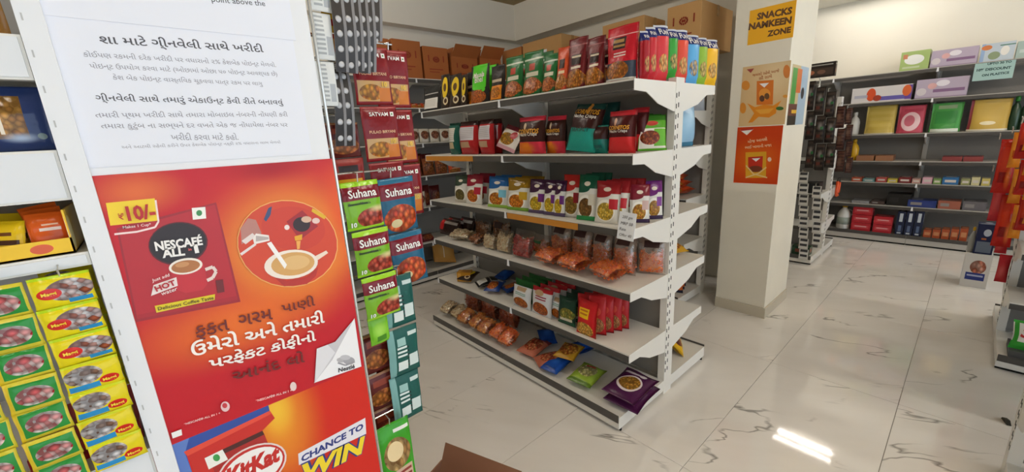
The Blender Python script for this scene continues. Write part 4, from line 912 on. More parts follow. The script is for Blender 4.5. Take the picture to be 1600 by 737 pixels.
# chocolate poster below
def choc(s):
    g = lambda px, py, rx, ry, c: ('g',)+s.uv(px, py)+(rx, ry, c)
    return art('chocolate poster', 'cf2a1e', [g(440, 660, .22, .3, 'e8902a'), g(432, 640, .1, .12, 'f2c03a')], rough=.3, bump=0)
KP = Flat('y', YP+.0002, [(269, 687), (569, 574), (330, 1150), (569, 574)], 'chocolate_poster', 'red and blue chocolate poster with a large oval logo', 'poster', choc)
def K5(col, *p): KP.poly([c5(*q) for q in p], col)
K5('2a4a9c', (226, 612), (612, 462), (622, 500), (600, 540), (285, 665), (330, 800), (250, 800)); K5('5a7ac0', (226, 612), (300, 585), (280, 660), (330, 800), (250, 800))
K5('c8261c', (275, 655), (620, 490), (640, 520), (560, 600), (600, 700), (340, 800), (300, 690)); K5('e04a34', (275, 655), (620, 490), (625, 503), (290, 672)); K5('4a1a14', (360, 678), (590, 570), (598, 585), (380, 690)); K5('a81f1a', (380, 690), (598, 585), (620, 640), (470, 700), (400, 740))
KP.done('wrapper_picture'); K5('f2efe8', (358, 680), (430, 645), (452, 685), (375, 725)); KP.ell(*c5(406, 678), 5.5, 5.5, '3a9a4a')
KP.done('veg_mark'); KP.ell(*c5(548, 722), 59, 33, 'e8d8d4', -.50); KP.ell(*c5(548, 722), 56, 30.5, 'c4241c', -.50); KP.ell(*c5(552, 720), 51, 26.5, 'f6f2ee', -.50)
KP.done('logo_oval'); K5('e8e4ea', (733, 662), (1002, 518), (1006, 582), (736, 708))
KP.done()
KP.text('KitKat', c5(440, 765), c5(660, 655), 'c4241c', bold=.05, h=.034, shear=.25)
KP.text('CHANCE TO', c5(745, 684), c5(994, 550), '26347e', bold=.04, h=.0145, shear=.15)
KP.text('WIN', c5(748, 742), c5(1008, 618), '26347e', bold=.09, h=.042, shear=.25); KP.top -= .0003
KP.text('WIN', c5(752, 742), c5(1004, 620), 'f2d424', bold=.04, h=.038, shear=.25)
# pillar signs
xs = PLX0+.0115
S1 = Flat('x', xs, [(1172, 17), (1244, 5), (1168, 69), (1239, 58)], 'zone_sign', 'bright yellow SNACKS NAMKEEN ZONE card on the pillar', 'sign', mat('yellow card', 'f0b012', .6)).done()
for t, a, b in (('SNACKS', (1183, 26), (1238, 16)), ('NAMKEEN', (1170, 42), (1237, 31)), ('ZONE', (1199, 53), (1236, 46))): S1.text(t, a, b, '5a3410', bold=.05)
def mango(s):
    g = lambda px, py, rx, ry, c: ('g',)+s.uv(px, py)+(rx, ry, c)
    return art('mango poster', 'd8b888', [g(1210, 120, .6, .5, 'e6cfa4')], rough=.3, bump=0)
S2 = Flat('x', xs, [(1162, 105), (1236, 97), (1154, 196), (1226, 194)], 'mango_poster', 'cream mango drink poster with an orange carton picture on the pillar', 'poster', mango)
c7 = lambda x, y: (1150+x*.2716, 90+y*.2716)
def Q(F, col, *p): F.poly([c7(*q) for q in p], col)
Q(S2, '9a3a34', (62, 68), (105, 62), (85, 88)); S2.done('maker_mark'); S2.ell(*c7(56, 160), 6.5, 7.5, 'd88a2a'); S2.done('mango'); S2.ell(*c7(40, 290), 5, 8.5, 'd88a2a'); S2.done('mango'); S2.ell(*c7(292, 80), 5.5, 10.5, 'd8823a'); S2.done('mango'); S2.ell(*c7(284, 222), 4, 2.5, 'e09a3a')
S2.done('mango'); Q(S2, 'd8741e', (120, 135), (217, 128), (212, 270), (118, 272)); Q(S2, 'f0f0f4', (135, 150), (190, 145), (163, 172)); S2.ell(*c7(165, 210), 9, 9, 'e89a3a'); S2.ell(*c7(150, 235), 4, 5, '5a3a2a'); S2.ell(*c7(178, 222), 4, 5, '6a4a2a')
S2.done('drink_carton_picture'); Q(S2, 'e08a1c', (65, 262), (110, 285), (160, 270), (215, 275), (262, 245), (235, 290), (230, 320), (190, 345), (130, 340), (95, 372), (70, 375), (105, 320)); Q(S2, 'e8a43a', (110, 300), (220, 290), (190, 320), (140, 325)); S2.done('juice_splash'); S2.ell(*c7(252, 292), 6, 3, '3a6a2a')
S2.done('leaf')
S2.text('જલસો રહેશે આજે', c7(95, 100), c7(250, 72), 'b0602c', bold=.02); S2.text('સૌ સાથે', c7(132, 118), c7(208, 103), 'b0602c', bold=.02)
def orng(s):
    g = lambda px, py, rx, ry, c: ('g',)+s.uv(px, py)+(rx, ry, c)
    return art('orange poster', 'c8421a', [g(1180, 250, .8, .5, 'e06a1e')], rough=.3, bump=0)
S3 = Flat('x', xs, [(1153, 199), (1224, 196), (1146, 285), (1213, 286)], 'snack_poster', 'deep orange snack packet poster below the mango poster', 'poster', orng)
Q(S3, 'f2eee8', (25, 418), (102, 410), (62, 445)); Q(S3, 'b02a28', (28, 412), (100, 406), (98, 414), (28, 422)); S3.done('maker_mark'); Q(S3, 'e0a424', (55, 545), (175, 540), (172, 690), (55, 692)); Q(S3, 'c8321e', (70, 572), (155, 566), (152, 640), (70, 645)); Q(S3, 'f0f0f0', (92, 580), (140, 577), (115, 598)); S3.ell(*c7(112, 640), 11, 5, '7a3a24'); S3.line([c7(58, 620), c7(100, 668), c7(180, 690)], 2, 'e8c88a'); S3.line([c7(175, 630), c7(130, 665), c7(55, 690)], 2, 'e8c88a'); S3.done('packet_picture'); S3.ell(*c7(193, 585), 3, 3.5, 'e8d0c0')
S3.done('small_mark'); S3.text('મોજ આવશે', c7(68, 482), c7(180, 465), 'f0c8a0', bold=.02); S3.text('ભાઈ ખાવાની મજા', c7(52, 515), c7(205, 500), 'f0c8a0', bold=.02)
S4 = Flat('y', PLY0+.0115, [(1240, 100), (1262, 106), (1229, 194), (1254, 194)], 'product_poster', 'small colourful product poster round the corner of the pillar', 'poster', art('product poster', 'cdb98a', [('r', .5, 0, 1, 1, 'a8c0d4'), ('r', .05, .35, .32, .95, '4a9a3a'), ('r', .32, .55, .6, .95, 'd8702a'), ('r', 0, .16, .5, .36, '6a3a2a'), ('r', 0, 0, .5, .16, '2a2422'), ('r', .2, .2, .5, .26, 'e0b02a'), ('e', .75, .55, .1, .1, '26262a')], bump=0)).done()

# ------------------------------------------------------------------ hanging sachet strips by the posters
SATV = art('satvam sachet', '7c1219', [('r', .05, .06, .95, .42, 'c8a06a'), ('f', .42, .22, .34, .14, 'd89a2a', 'b8661e', 9), ('r', .62, .06, .95, .30, 'c8742a'), ('r', 0, .97, 1, 1, 'a84a4a'), ('r', .80, .82, .90, .90, 'f0e8e4'), ('r', .83, .845, .87, .875, '3a8a3a')], rough=.25, bump=.2)
SUHG = art('suhana green sachet', '7ab02a', [('r', 0, .90, 1, 1, '9cd02c'), ('r', 0, .62, 1, .90, '7a1a26'), ('f', .68, .22, .42, .20, 'a82a1c', 'c8604a', 8), ('g', .9, .4, .4, .1, 'd8c890'), ('r', 0, 0, 1, .05, '9cd02c'), ('b', .08, .48, .6, .56, 1, '3a5a1c')], rough=.2, bump=.3)
SUHB = art('suhana blue sachet', '1f5a78', [('r', 0, .90, 1, 1, '2a6a88'), ('r', 0, .62, 1, .90, '7a1a26'), ('f', .5, .26, .48, .26, 'c83a1e', 'e0703a', 8), ('e', .35, .18, .16, .08, 'd8c89a')], rough=.2, bump=.3)
TEALB = art('teal sachet back', '16544c', [('r', 0, 0, .2, 1, '7aa8a4'), ('r', .26, .10, .58, .30, 'dfe6e2'), ('r', .64, .14, .96, .40, 'd0dcd8'), ('b', .26, .36, .58, .62, 3, 'dfe6e2'), ('r', .66, .80, .96, .88, 'c8d6d2'), ('r', .28, .64, .56, .80, '9ac0ba'), ('b', .58, .12, .64, .60, 6, '1a2a28')], rough=.3, bump=.2)
BRSA = art('brown biscuit sachet', '5a1c18', [('f', .5, .34, .46, .24, 'c87a34', 'a0522a', 7), ('r', .2, .68, .9, .84, '8a3a28'), ('r', 0, .94, 1, 1, '9a6a4a')], rough=.25, bump=.2)
LIME = art('lime sachet', '7ac02a', [('g', .5, .5, .5, .4, 'a8dc5a'), ('r', .3, .1, .8, .3, '4a8a22')], rough=.2, bump=.3)
GREENB = art('green biscuit pack', '3a9a1e', [('f', .5, .62, .40, .20, 'd8b070', 'a0703a', 7), ('e', .45, .66, .24, .12, 'e8d0a0'), ('r', .1, .20, .9, .42, 'c8a890'), ('b', .14, .24, .86, .38, 2, '8a3a34'), ('r', .5, .88, .95, .92, 'e8e4dc'), ('r', .05, .06, .6, .10, 'e8e4dc')], rough=.2, bump=.25)
WBACK = art('white sachet back', 'dcdedc', [('b', .12, .06, .55, .94, 9, 'a8acae'), ('r', .62, .1, .9, .5, 'b0b4b8')], rough=.35, bump=.15)
MAGY = art('yellow seasoning sachet', 'e6d418', [('f', .62, .52, .40, .34, 'd8d8dc', '9a4a2a', 6), ('r', .55, .10, .95, .24, '2a8ac0'), ('e', .28, .48, .20, .17, 'd02a24'), ('r', 0, .92, 1, 1, 'b8d820'), ('r', 0, 0, 1, .05, 'c8c020')], rough=.18, bump=.35)
MAGB = art('yellow blue seasoning sachet', 'e2d01a', [('f', .34, .60, .34, .30, 'dcdce0', '8a5a3a', 6), ('r', .04, .08, .58, .30, '2a90cc'), ('e', .76, .28, .18, .15, 'd02a24'), ('r', 0, .92, 1, 1, 'cfd820')], rough=.18, bump=.35)
GRNY = art('green seasoning sachet', 'd8c83a', [('r', .10, .12, .95, .90, '2a8a3a'), ('f', .52, .48, .36, .30, 'c0202a', 'e2dcd8', 5), ('r', 0, 0, .08, 1, 'e0c02a')], rough=.18, bump=.35)
WT, DK = flatm('f2eee8'), flatm('2c3a14')
def arm(a):                                         # wire arm that carries a strip
    MB().tube([(0, a.y+.018-.775, a.z+.014), (a.x+.02-.256, a.y+.018-.775, a.z+.014)], .002, 6).build('arm', WIRE, WIREP)
def strip(look, cat, top, bot, Yv, w_, n, m_, texts=(), d=.010, group=None, yaw=0, name='sachet_strip', wob=.05, gap=.97, kind='flat', face=FACE_Y):
    a, b = ony(*top, Yv), ony(*bot, Yv); h_ = (a-b).length/n; r = empty(name, a, (0, 0, face+yaw)); tag(r, look, cat, '', group)
    ang = math.atan2(b.x-a.x, a.z-b.z); arm(a)
    for k in range(n):
        c = -(k+1)*h_; sd_ = k % 3; mk = m_[k % len(m_)] if isinstance(m_, (list, tuple)) else m_
        o = obj('sachet', pack_mesh(kind, w_, h_*gap, d, mk, sd_), r, (-math.sin(ang)*c if False else math.tan(ang)*(-c), random.uniform(-.002, .002), c), (random.uniform(-wob, wob), -ang*.3, 0))
        dep = depthf(kind, w_, h_*gap, d, sd_)
        for s, u, v, tw, mm, kw in texts: text2d(s, (u-.5)*w_, v*h_*gap, tw*w_, mm, o, depth=dep, **dict(dict(y=-.0022), **kw))
    hk = MB().tube([(0, 0, -.004), (0, -.004, .012), (0, .02, .014)], .0015, 6).build('hook', WIRE, r)
    return r
ST = [('SATVAM', .46, .86, .52, WT, dict(bold=.015)), ('PULAO BIRYANI', .5, .54, .72, flatm('e0b088'), dict(bold=.02)), ('10', .78, .36, .14, flatm('e8c040'), dict(bold=.04))]
strip('maroon rice sachet strip with the maker name facing front', 'sachet strip', (572, 70), (615, 332), .905, .085, 3, SATV, ST)
strip('maroon rice sachet strip hanging farther right, half covered', 'sachet strip', (606, 76), (640, 336), .955, .085, 3, SATV, ST)
SU = [('Suhana', .5, .755, .74, WT, dict(bold=.02, h=.016)), ('Paneer Masala', .38, .55, .58, DK, dict(bold=.01)), ('10', .16, .12, .14, WT, dict(bold=.04))]
strip('green and maroon paneer masala sachet strip in front', 'sachet strip', (558, 281), (601, 493), .80, .076, 3, SUHG, SU, d=.016, wob=.10)
strip('blue and maroon masala sachet strip behind the green one', 'sachet strip', (610, 275), (645, 440), .86, .085, 2, SUHB, [('Suhana', .5, .755, .74, WT, dict(bold=.02, h=.018))], d=.016)
strip('teal sachet strip showing its printed backs', 'sachet strip', (620, 428), (640, 652), .84, .076, 3, TEALB, d=.012)
strip('lime green sachet pair below the paneer masala strip', 'sachet strip', (583, 492), (596, 535), .83, .045, 1, LIME, d=.014)
for i, (x0, x1, yv, look) in enumerate(((584, 607, .86, 'brown biscuit sachet strip nearest the poster'), (604, 620, .90, 'brown biscuit sachet strip behind the teal backs'))):
    strip(look, 'sachet strip', (x0, 520+6*i), (x1, 690), yv, .068, 3, BRSA, d=.012)
strip('green biscuit pack hanging at the foot of the strips', 'sachet', (608, 660), (630, 775), .80, .082, 1, GREENB, d=.02, name='biscuit_pack')
strip('white sachet strip turned to its printed back', 'sachet strip', (496, -60), (516, 165), .80, .034, 3, WBACK, d=.008)
strip('small colourful sachet strip behind the white backs', 'sachet strip', (510, -20), (528, 120), .87, .032, 4, [LIME, art('yellow small sachet', 'e0b020', [('r', .2, .3, .8, .6, 'b82a24')]), art('orange small sachet', 'd8501e', [('e', .5, .5, .3, .25, 'e8a040')]), WBACK], d=.008)
strip('dark mixed sachet strip behind the silver buttons', 'sachet strip', (530, 190), (548, 300), .88, .07, 2, [BRSA, art('red yellow sachet', '8a2018', [('r', .1, .2, .9, .4, 'd8a020'), ('r', .2, .6, .8, .8, '2a1a18')])], d=.01)
# black blister strips with silver buttons
BLK, SIL = mat('black blister card', '241f1e', .35), mat('silver foil button', 'b9b9bb', .4, metal=.3)
EDG = mat('grey card edge', '8a888a', .4)
def button_strip(look, pts, Yv, w_, n, group):
    a = ony(*pts[0], Yv); r = empty('button_strip', a); tag(r, look, 'blister strip', '', group); arm(a)
    P = [ony(*p, Yv)-a for p in pts]; V = []; F = []; fm = []
    N_ = 16
    def at(t):
        t *= len(P)-1; i = min(int(t), len(P)-2); return P[i].lerp(P[i+1], t-i)
    for k in range(N_+1):
        p = at(k/N_); y = .010*math.sin(k/N_*PI)
        for x, yy in ((-w_/2, 0), (w_/2-.0045, .004), (w_/2, .002), (w_/2, .0045), (w_/2-.0045, .0065), (-w_/2, .002)): V.append((p.x+x, p.y+yy-y, p.z))
    for k in range(N_):
        for j in range(6): F.append((k*6+j, k*6+(j+1) % 6, k*6+6+(j+1) % 6, k*6+6+j)); fm.append(0 if j in (0, 4) else 1)
    F += [tuple(range(6))[::-1], tuple(N_*6+q for q in range(6))]; fm += [1, 1]
    obj('card', mesh('card', V, F, [BLK, EDG], None, False, fm), r)
    bm_ = MB().lathe([(.0062, 0), (.0062, .002), (.0045, .0032), (.002, .0034)], 14).me('button', SIL, True)
    for k in range(n):
        t = (k+.5)/n; p = at(t); o = obj('button', bm_, r, (p.x-.002, p.y+.004-.010*math.sin(t*PI), p.z), (PI/2, 0, 0))
    return r
for i, (x0, x1, yb, yv) in enumerate(((520, 536, 112, .80), (536, 551, 114, .812), (548, 561, 110, .824), (560, 571, 114, .836), (571, 580, 112, .848), (586, 587, 58, .86))):
    button_strip('black blister strip with silver buttons', [(x0, -60), (x0+(x1-x0)*.4, 20), (x0+(x1-x0)*.7, 65), (x1, yb)], yv, .024, 6, 'black blister strips')
for i, (x0, x1) in enumerate(((524, 534), (536, 548))):
    button_strip('short lower blister strip with silver buttons', [(x0, 108), ((x0+x1)/2, 165), (x1, 228)], .83+.02*i, .022, 5, 'lower blister strips')
# seasoning strips on the left rack
MG = lambda u, v: [('Maggi', u, v, .26, flatm('f2d83a'), dict(bold=.03))]
for i, (xw, m_, tx, look) in enumerate(((-.109, [MAGY, MAGY, MAGY, MAGB, MAGB, MAGB, MAGB], None, 'yellow seasoning sachet strip nearest the slotted post'), (-.162, [GRNY]*7, None, 'green and red seasoning sachet strip beside the yellow one'), (-.2115, [GRNY]*7, None, 'green and red seasoning sachet strip at the very left edge'))):
    r = empty('sachet_strip', (xw, .752-.004*i, 1.363), (0, 0, .0)); lab(r, look, 'sachet strip', 'seasoning strips on the left rack'); h_ = .0405; w_ = .055 if i == 0 else .046
    for k in range(7):
        sd_ = k % 3
        o = obj('sachet', pack_mesh('flat', w_, h_*1.03, .010, m_[k], sd_), r, (random.uniform(-.001, .001), -.001*(k % 2), -(k+1)*h_-.004), (random.uniform(-.1, .1), random.uniform(-.03, .03), 0))
        if m_[k] in (MAGY, MAGB):
            u, v = (.28, .48) if m_[k] is MAGY else (.76, .28)
            text2d('Maggi', (u-.5)*w_, v*h_*1.03, .24*w_, flatm('f2d83a'), o, depth=depthf('flat', w_, h_*1.03, .010, sd_), y=-.002, bold=.03)
    MB().tube([(0, 0, -.006), (0, -.003, .004), (0, .008, .008)], .0012, 6).build('hook', WIRE, r)
for i, (dx, dy, n) in enumerate(((-.006, .05, 6), (-.007, .10, 5))):
    r = empty('sachet_strip', (-.109+dx, .752+dy, 1.350)); lab(r, ['yellow seasoning strip hanging just behind the front one', 'yellow seasoning strip hanging deepest in the left rack'][i], 'sachet strip', 'seasoning strips on the left rack')
    for k in range(n): obj('sachet', pack_mesh('flat', .055, .0415, .010, MAGB, k % 3), r, (0, 0, -(k+1)*.0405), (random.uniform(-.1, .1), 0, 0))
o = MB().box(-.20, .80, 1.0755, -.085, .95, 1.105).build('seasoning_tray', art('red tray', 'b01c22', [('r', .1, .3, .9, .6, '8a141a')], bump=.05)); lab(o, 'flat red tray under the seasoning strips', 'tray')
packet('snack_pouch', 'navy pouch with a window of brown sticks on the upper left shelf', 'pouch', '', None, (-.1135, .788, 1.514), (.069, .076, .014), art('navy window pouch', '2a3a66', [('f', .42, .52, .29, .33, 'c89448', '96642a', 9, 'r'), ('r', .38, .26, .43, .62, 'e8dcc8'), ('g', .6, .2, .3, .1, 'a8b8d0'), ('e', .86, .22, .06, .05, '7a8a8a')], rough=.12, bump=.3), 'flat', FACE_Y, .03, 0, 0, 1)
packet('snack_pouch', 'dark pouch at the left edge of the upper shelf', 'pouch', '', None, (-.187, .79, 1.514), (.075, .074, .018), art('dark pouch', '22242e', [('g', .5, .5, .4, .4, '3a3c48')], rough=.12), 'flat', FACE_Y, .03, 0, 0, 2)
packet('snack_pouch', 'brown snack pouch on the topmost left shelf', 'pouch', '', None, (-.125, .80, 1.646), (.07, .12, .03), art('brown pouch', 'a8783c', [('f', .5, .5, .4, .4, 'b8823c', '8a5a24', 9)], rough=.2), 'flat', FACE_Y, .06, 0, 0, 1)
for k in range(3): packet('maroon_packet', 'maroon packet standing in the back of the left shelf', 'packet', '', 'maroon packets in the left rack', (-.14-.07*k, 1.08, 1.383), (.065, .10, .03), A['dredp'], 'flat', FACE_Y, .05, 0, 0, k)
# yellow display tray with orange sachets on the lower left shelf
ty = art('yellow tray card', 'eec22a', [('e', .86, .5, .05, .3, 'd8603a'), ('e', .10, .45, .10, .4, 'f6e8b0')], bump=0)
r = empty('display_tray', (-.16, .80, 1.383)); lab(r, 'yellow card tray of orange and yellow sachets', 'tray')
MB().box(-.13, -.035, 0, .07, -.033, .020).build('front_wall', ty, r); MB().box(-.13, -.035, 0, .07, .11, .002).build('bottom', ty, r); MB().box(.068, -.035, 0, .07, .11, .056).build('side_wall', ty, r); MB().box(-.13, .108, 0, .07, .11, .058).build('back_wall', mat('grey card', '9a948c', .7), r)
ORS = art('orange drink sachet', 'e0601e', [('r', .30, .52, .85, .60, 'f6e4d8'), ('r', .38, .66, .80, .70, 'f0c8a8'), ('e', .55, .06, .42, .22, 'f0e0d0'), ('e', .55, .04, .32, .16, 'c85a2a')], rough=.2, bump=.25)
YLS = art('yellow noodle sachet', 'e2bc1a', [('r', .15, .3, .9, .44, '4a2a14'), ('r', .15, .56, .7, .66, '6a3a14'), ('f', .4, .12, .3, .12, 'c8601e', 'e8d0a0', 6)], rough=.2, bump=.25)
for k in range(3): packet('orange_sachet', 'orange drink sachet in the yellow tray', 'sachet', '', 'orange sachets in the yellow tray', (-.1115, .790+.016*k, 1.386), (.036, .050+.003*k, .010), ORS, 'flat', FACE_Y, .15, 0, -.08*k, k)
for k in range(4): packet('yellow_sachet', 'yellow noodle sachet in the yellow tray', 'sachet', '', 'yellow sachets in the yellow tray', (-.150-.032*(k % 2), .785+.020*k, 1.386), (.032, .044+.003*k, .012), YLS, 'flat', FACE_Y, .25, .15*k-.2, .1, k % 3)

# ------------------------------------------------------------------ far wall goods
FA = {}
FP = 'on the far wall shelves'
def boxart(k, base, layers=()): FA[k] = art('far '+k, base, layers, rough=.3, bump=.08); return FA[k]
boxart('green', 'a9c07a', [('e', .48, .55, .34, .26, 'eef0ee'), ('r', .08, .62, .24, .86, 'd08a6a'), ('r', .1, .1, .7, .2, 'c8d4b0')])
boxart('lilac', 'bcaec2', [('e', .52, .74, .13, .16, 'ece6ee'), ('b', .35, .12, .95, .44, 1, '8a6a8e'), ('e', .12, .35, .10, .2, 'd8d0d4'), ('r', 0, 0, 1, .06, 'a090a8'), ('e', .32, .62, .09, .16, 'e0b0b0')])
boxart('bluew', 'c3cfda', [('r', 0, 0, .12, 1, '9ab4d8'), ('e', .16, .78, .16, .14, 'd8804a'), ('e', .42, .30, .18, .22, '8a9a7a'), ('e', .72, .52, .13, .26, 'efece6'), ('r', .55, .8, 1, .86, '4a7a6a')])
boxart('greyg', 'a9bdb6', [('r', .1, .3, .9, .5, 'c4d2cc')])
boxart('white', 'dad6d6', [('e', .34, .50, .08, .42, 'd2542e'), ('r', .90, .05, 1, .95, '6a4a9a'), ('r', .45, .08, .9, .34, '6a62b0'), ('e', .45, .25, .07, .2, 'a8442e'), ('r', .05, .3, .28, .5, 'b4b4c4'), ('e', .92, .6, .07, .35, 'd86a3a')])
boxart('yel', 'c8b05a', [('b', .1, .05, .9, .9, 4, 'c2a84e'), ('r', 0, 0, 1, .04, 'e0d8c0')])
boxart('pink', 'c04a5e', [('e', .5, .42, .36, .34, 'ecc8cc'), ('e', .45, .45, .2, .2, 'c86a7a'), ('r', .2, .78, .9, .88, 'b03a50')])
boxart('grn', '4a9a4a', [('r', .15, .30, .85, .72, '3a8a42'), ('r', .2, .8, .8, .92, '8aa07a'), ('r', .05, 0, .95, .12, 'dfe6da')])
boxart('tan', 'c9a64e', [('r', 0, 0, .08, 1, '8a3038'), ('g', .5, .5, .5, .5, 'd6b660'), ('r', 0, 0, 1, .06, 'efe8d4'), ('e', .5, .25, .2, .06, 'ece0bc')])
FXF = 6.55
def FW(z, xl, xr, yt, name, look, cat, m_, kind='box', d=.2, off=.02, tilt=0, grp=None, h=None):
    X0 = FXF+off; z += .002; ya, yb = yx(xl, X0, z), yx(xr, X0, z); w_ = abs(ya-yb)-.004; yc = (ya+yb)/2; h_ = h or max(.03, onx((xl+xr)/2, yt, X0).z-z)
    if kind == 'box':
        o = MB().box(-w_/2, 0, 0, w_/2, d, h_).build(name, m_, None, (X0, yc, z), (0, 0, FACE_X)); tag(o, look, cat, FP, grp)
    else: o = packet(name, look, cat, FP, grp, (X0+d/2, yc, z), (w_, h_, d), m_, kind, FACE_X, tilt)
    return o
FW(FZ[0], 1404, 1450, 80, 'toy_box', 'lime green gift box on the top level', 'box', FA['green'])
FW(FZ[0], 1452, 1526, 76, 'toy_box', 'lilac dinner set box on the top level', 'box', FA['lilac'])
FW(FZ[0], 1529, 1583, 67, 'toy_box', 'pale blue picture box on the top level', 'box', FA['bluew'])
FW(FZ[0], 1585, 1640, 62, 'toy_box', 'grey green box at the right of the top level', 'box', FA['greyg'])
FW(FZ[1], 1329, 1423, 135, 'appliance_box', 'white box with orange and purple pictures on the second level', 'box', FA['white'])
FW(FZ[1], 1428, 1510, 122, 'appliance_box', 'lilac dinner set box on the second level', 'box', FA['lilac'])
FW(FZ[2], 1348, 1396, 165, 'towel_pack', 'yellow towel pack on the third level', 'pack', FA['yel'], 'pouch', .1)
FW(FZ[2], 1398, 1441, 165, 'towel_pack', 'pink towel pack on the third level', 'pack', FA['pink'], 'pouch', .1)
FW(FZ[2], 1449, 1499, 161, 'towel_pack', 'green towel pack on the third level', 'pack', FA['grn'], 'pouch', .1)
FW(FZ[2], 1508, 1574, 155, 'towel_pack', 'tan towel pack on the third level', 'pack', FA['tan'], 'pouch', .1)
def bottle(look, loc, h_, r_, body, cap, cat='bottle', place=FP, name='bottle', handle=False, labelm=None):
    r = empty(name, loc); tag(r, look, cat, place)
    MB().lathe([(r_*.9, 0), (r_, h_*.03), (r_, h_*.55), (r_*.75, h_*.70), (r_*.35, h_*.80), (r_*.33, h_*.86)], 16).build('body', body, r, smooth=True)
    MB().lathe([(r_*.42, h_*.85), (r_*.42, h_*.97), (r_*.3, h_)], 12).build('cap', cap, r, smooth=True)
    if labelm: MB().lathe([(r_*1.012, h_*.18), (r_*1.012, h_*.46)], 16).build('label', labelm, r, smooth=True)
    if handle: MB().tube([(0, -r_*.5, h_*.78), (0, -r_*1.1, h_*.72), (0, -r_*1.15, h_*.58), (0, -r_*.9, h_*.52)], r_*.12, 8).build('handle', body, r, smooth=True)
    return r
PW, PYL, PDG, PBK = mat('white plastic', 'd9d7d2', .3), mat('yellow plastic', 'd8a81c', .3), mat('dark green plastic', '26402a', .3), mat('black plastic', '1a1a1c', .35)
for k, (px, bm, cm, look) in enumerate(((1333, PW, PW, 'white bottle beside the yellow towel pack'),)): bottle(look, (6.66, yx(px, 6.66, FZ[2]), FZ[2]+.002), .27, .05, bm, cm)
for k, px in enumerate((1580, 1598)): bottle('dark green bottle at the right of the third level', (6.66, yx(px, 6.66, FZ[2]), FZ[2]+.002), .33, .042, PDG, mat('green cap', '3a8a3a', .3))
bottle('yellow bottle on the fourth level past the dark rack', (6.66, yx(1332, 6.66, FZ[3]), FZ[3]+.002), .26, .05, PYL, PYL)
for k, px in enumerate((1351, 1381)): FW(FZ[3], px-14, px+14, 243, 'flat_pack', 'tan flat packet lying on the fourth level', 'packet', mat('tan pack', '9a6a4a', .4), 'box', .22, grp='tan flat packets')
for k, px in enumerate((1487, 1520)): FW(FZ[3], px-16, px+16, 245, 'flat_pack', 'dull red flat packet lying on the fourth level', 'packet', mat('red pack', '8a3a3a', .4), 'box', .22, grp='red flat packets')
for k, (x0, x1, c, n) in enumerate(((1330, 1346, 'b8563a', 'orange'), (1348, 1366, '6a9a9e', 'teal'), (1368, 1385, 'b04a44', 'red'), (1386, 1402, 'c8b43a', 'yellow'), (1403, 1423, '7a2a2c', 'dark red'), (1424, 1438, 'b89088', 'dusty pink'), (1440, 1456, 'd8a8b8', 'pale pink'), (1457, 1470, '7a9a5a', 'green'), (1471, 1497, '3a72a8', 'blue'), (1500, 1515, '9a9a6a', 'olive'), (1516, 1530, 'd0c89a', 'cream'), (1532, 1546, 'c8b86a', 'straw yellow'))):
    FW(FZ[4], x0, x1, 279 if k % 2 else 277, 'soap_box', '%s soap box on the fifth level' % n, 'box', art('soap '+c, c, [('r', .15, .3, .85, .65, 'd0c8c0')], bump=0), 'box', .16)
for k, (x0, x1, yt, c, n) in enumerate(((1330, 1358, 314, '9a9a9c', 'silver tray'), (1360, 1382, 314, '4a3a36', 'dark brown flat box'), (1384, 1421, 303, '1c1a1a', 'black box'), (1417, 1462, 313, '2a3a78', 'blue flat box'), (1464, 1500, 314, 'a0604e', 'salmon flat box'), (1502, 1540, 315, '6a666a', 'grey flat box'))):
    FW(FZ[5], x0, x1, yt, 'flat_box', n+' on the sixth level', 'box', art('flat '+c, c, [('r', .1, .3, .5, .7, '8a8684' if k != 2 else '2a2828')], bump=0), 'box', .2, off=.02 if k != 3 else .01)
FB = .112
bottle('white cleaner jug with a yellow cap', (6.63, yx(1316, 6.63, FB), FB), .325, .07, PW, PYL, 'jug', 'on the far wall bottom level', 'jug', True, mat('jug label', '9aa49a', .5))
RB = art('red gift box', 'b82a34', [('r', .1, .3, .9, .7, 'c84a50'), ('b', .2, .38, .8, .62, 1, 'e0b0b0')], bump=0)
for k, (x0, x1, lv) in enumerate(((1328, 1359, 0), (1328, 1359, 1), (1328, 1359, 2), (1362, 1392, 0), (1362, 1392, 1))):
    z = FB+.10*lv; X0 = 6.57; ya, yb = yx(x0, X0, FB), yx(x1, X0, FB); w_ = abs(ya-yb)-.005
    o = MB().box(-w_/2, 0, 0, w_/2, .16, .097).build('soap_carton', RB, None, (X0, (ya+yb)/2, z+.0015*lv), (0, 0, FACE_X)); tag(o, 'red carton stacked on the far wall bottom level', 'carton', '', 'red cartons on the far wall bottom level')
NV = art('navy box file', '1c2440', [('r', .3, .56, .72, .92, 'c8d0d8'), ('r', .32, .14, .70, .40, '5a6a8a'), ('r', .25, .04, .75, .10, 'c0c8d0')], bump=0)
for k in range(3): FW(FB, 1397+14*k, 1410+14*k, 330, 'box_file', 'navy upright pack with white labels', 'packet', NV, 'box', .12, grp='navy packs on the far wall bottom level')
for k in range(5): FW(FB, 1441+14*k, 1454+14*k, 359-k*.5, 'small_carton', 'orange red small carton', 'carton', art('orange carton', 'a85030', [('r', .15, .3, .85, .7, 'c88a60')], bump=0), 'box', .15, grp='orange cartons on the far wall bottom level')
S5 = Flat('x', 6.535, [(1524, 100), (1585, 94), (1521, 127), (1582, 120)], 'discount_sign', 'pale teal paper sign hanging on the far wall top shelf', 'sign', mat('teal paper', 'a4c4c0', .7)).done()
for t, a, b in (('UPTO 30 TO', (1543, 100), (1581, 96)), ('10% DISCOUNT', (1526, 110), (1580, 105)), ('ON PLASTICS', (1534, 118), (1577, 113))): S5.text(t, a, b, '2a4a48', bold=.05)

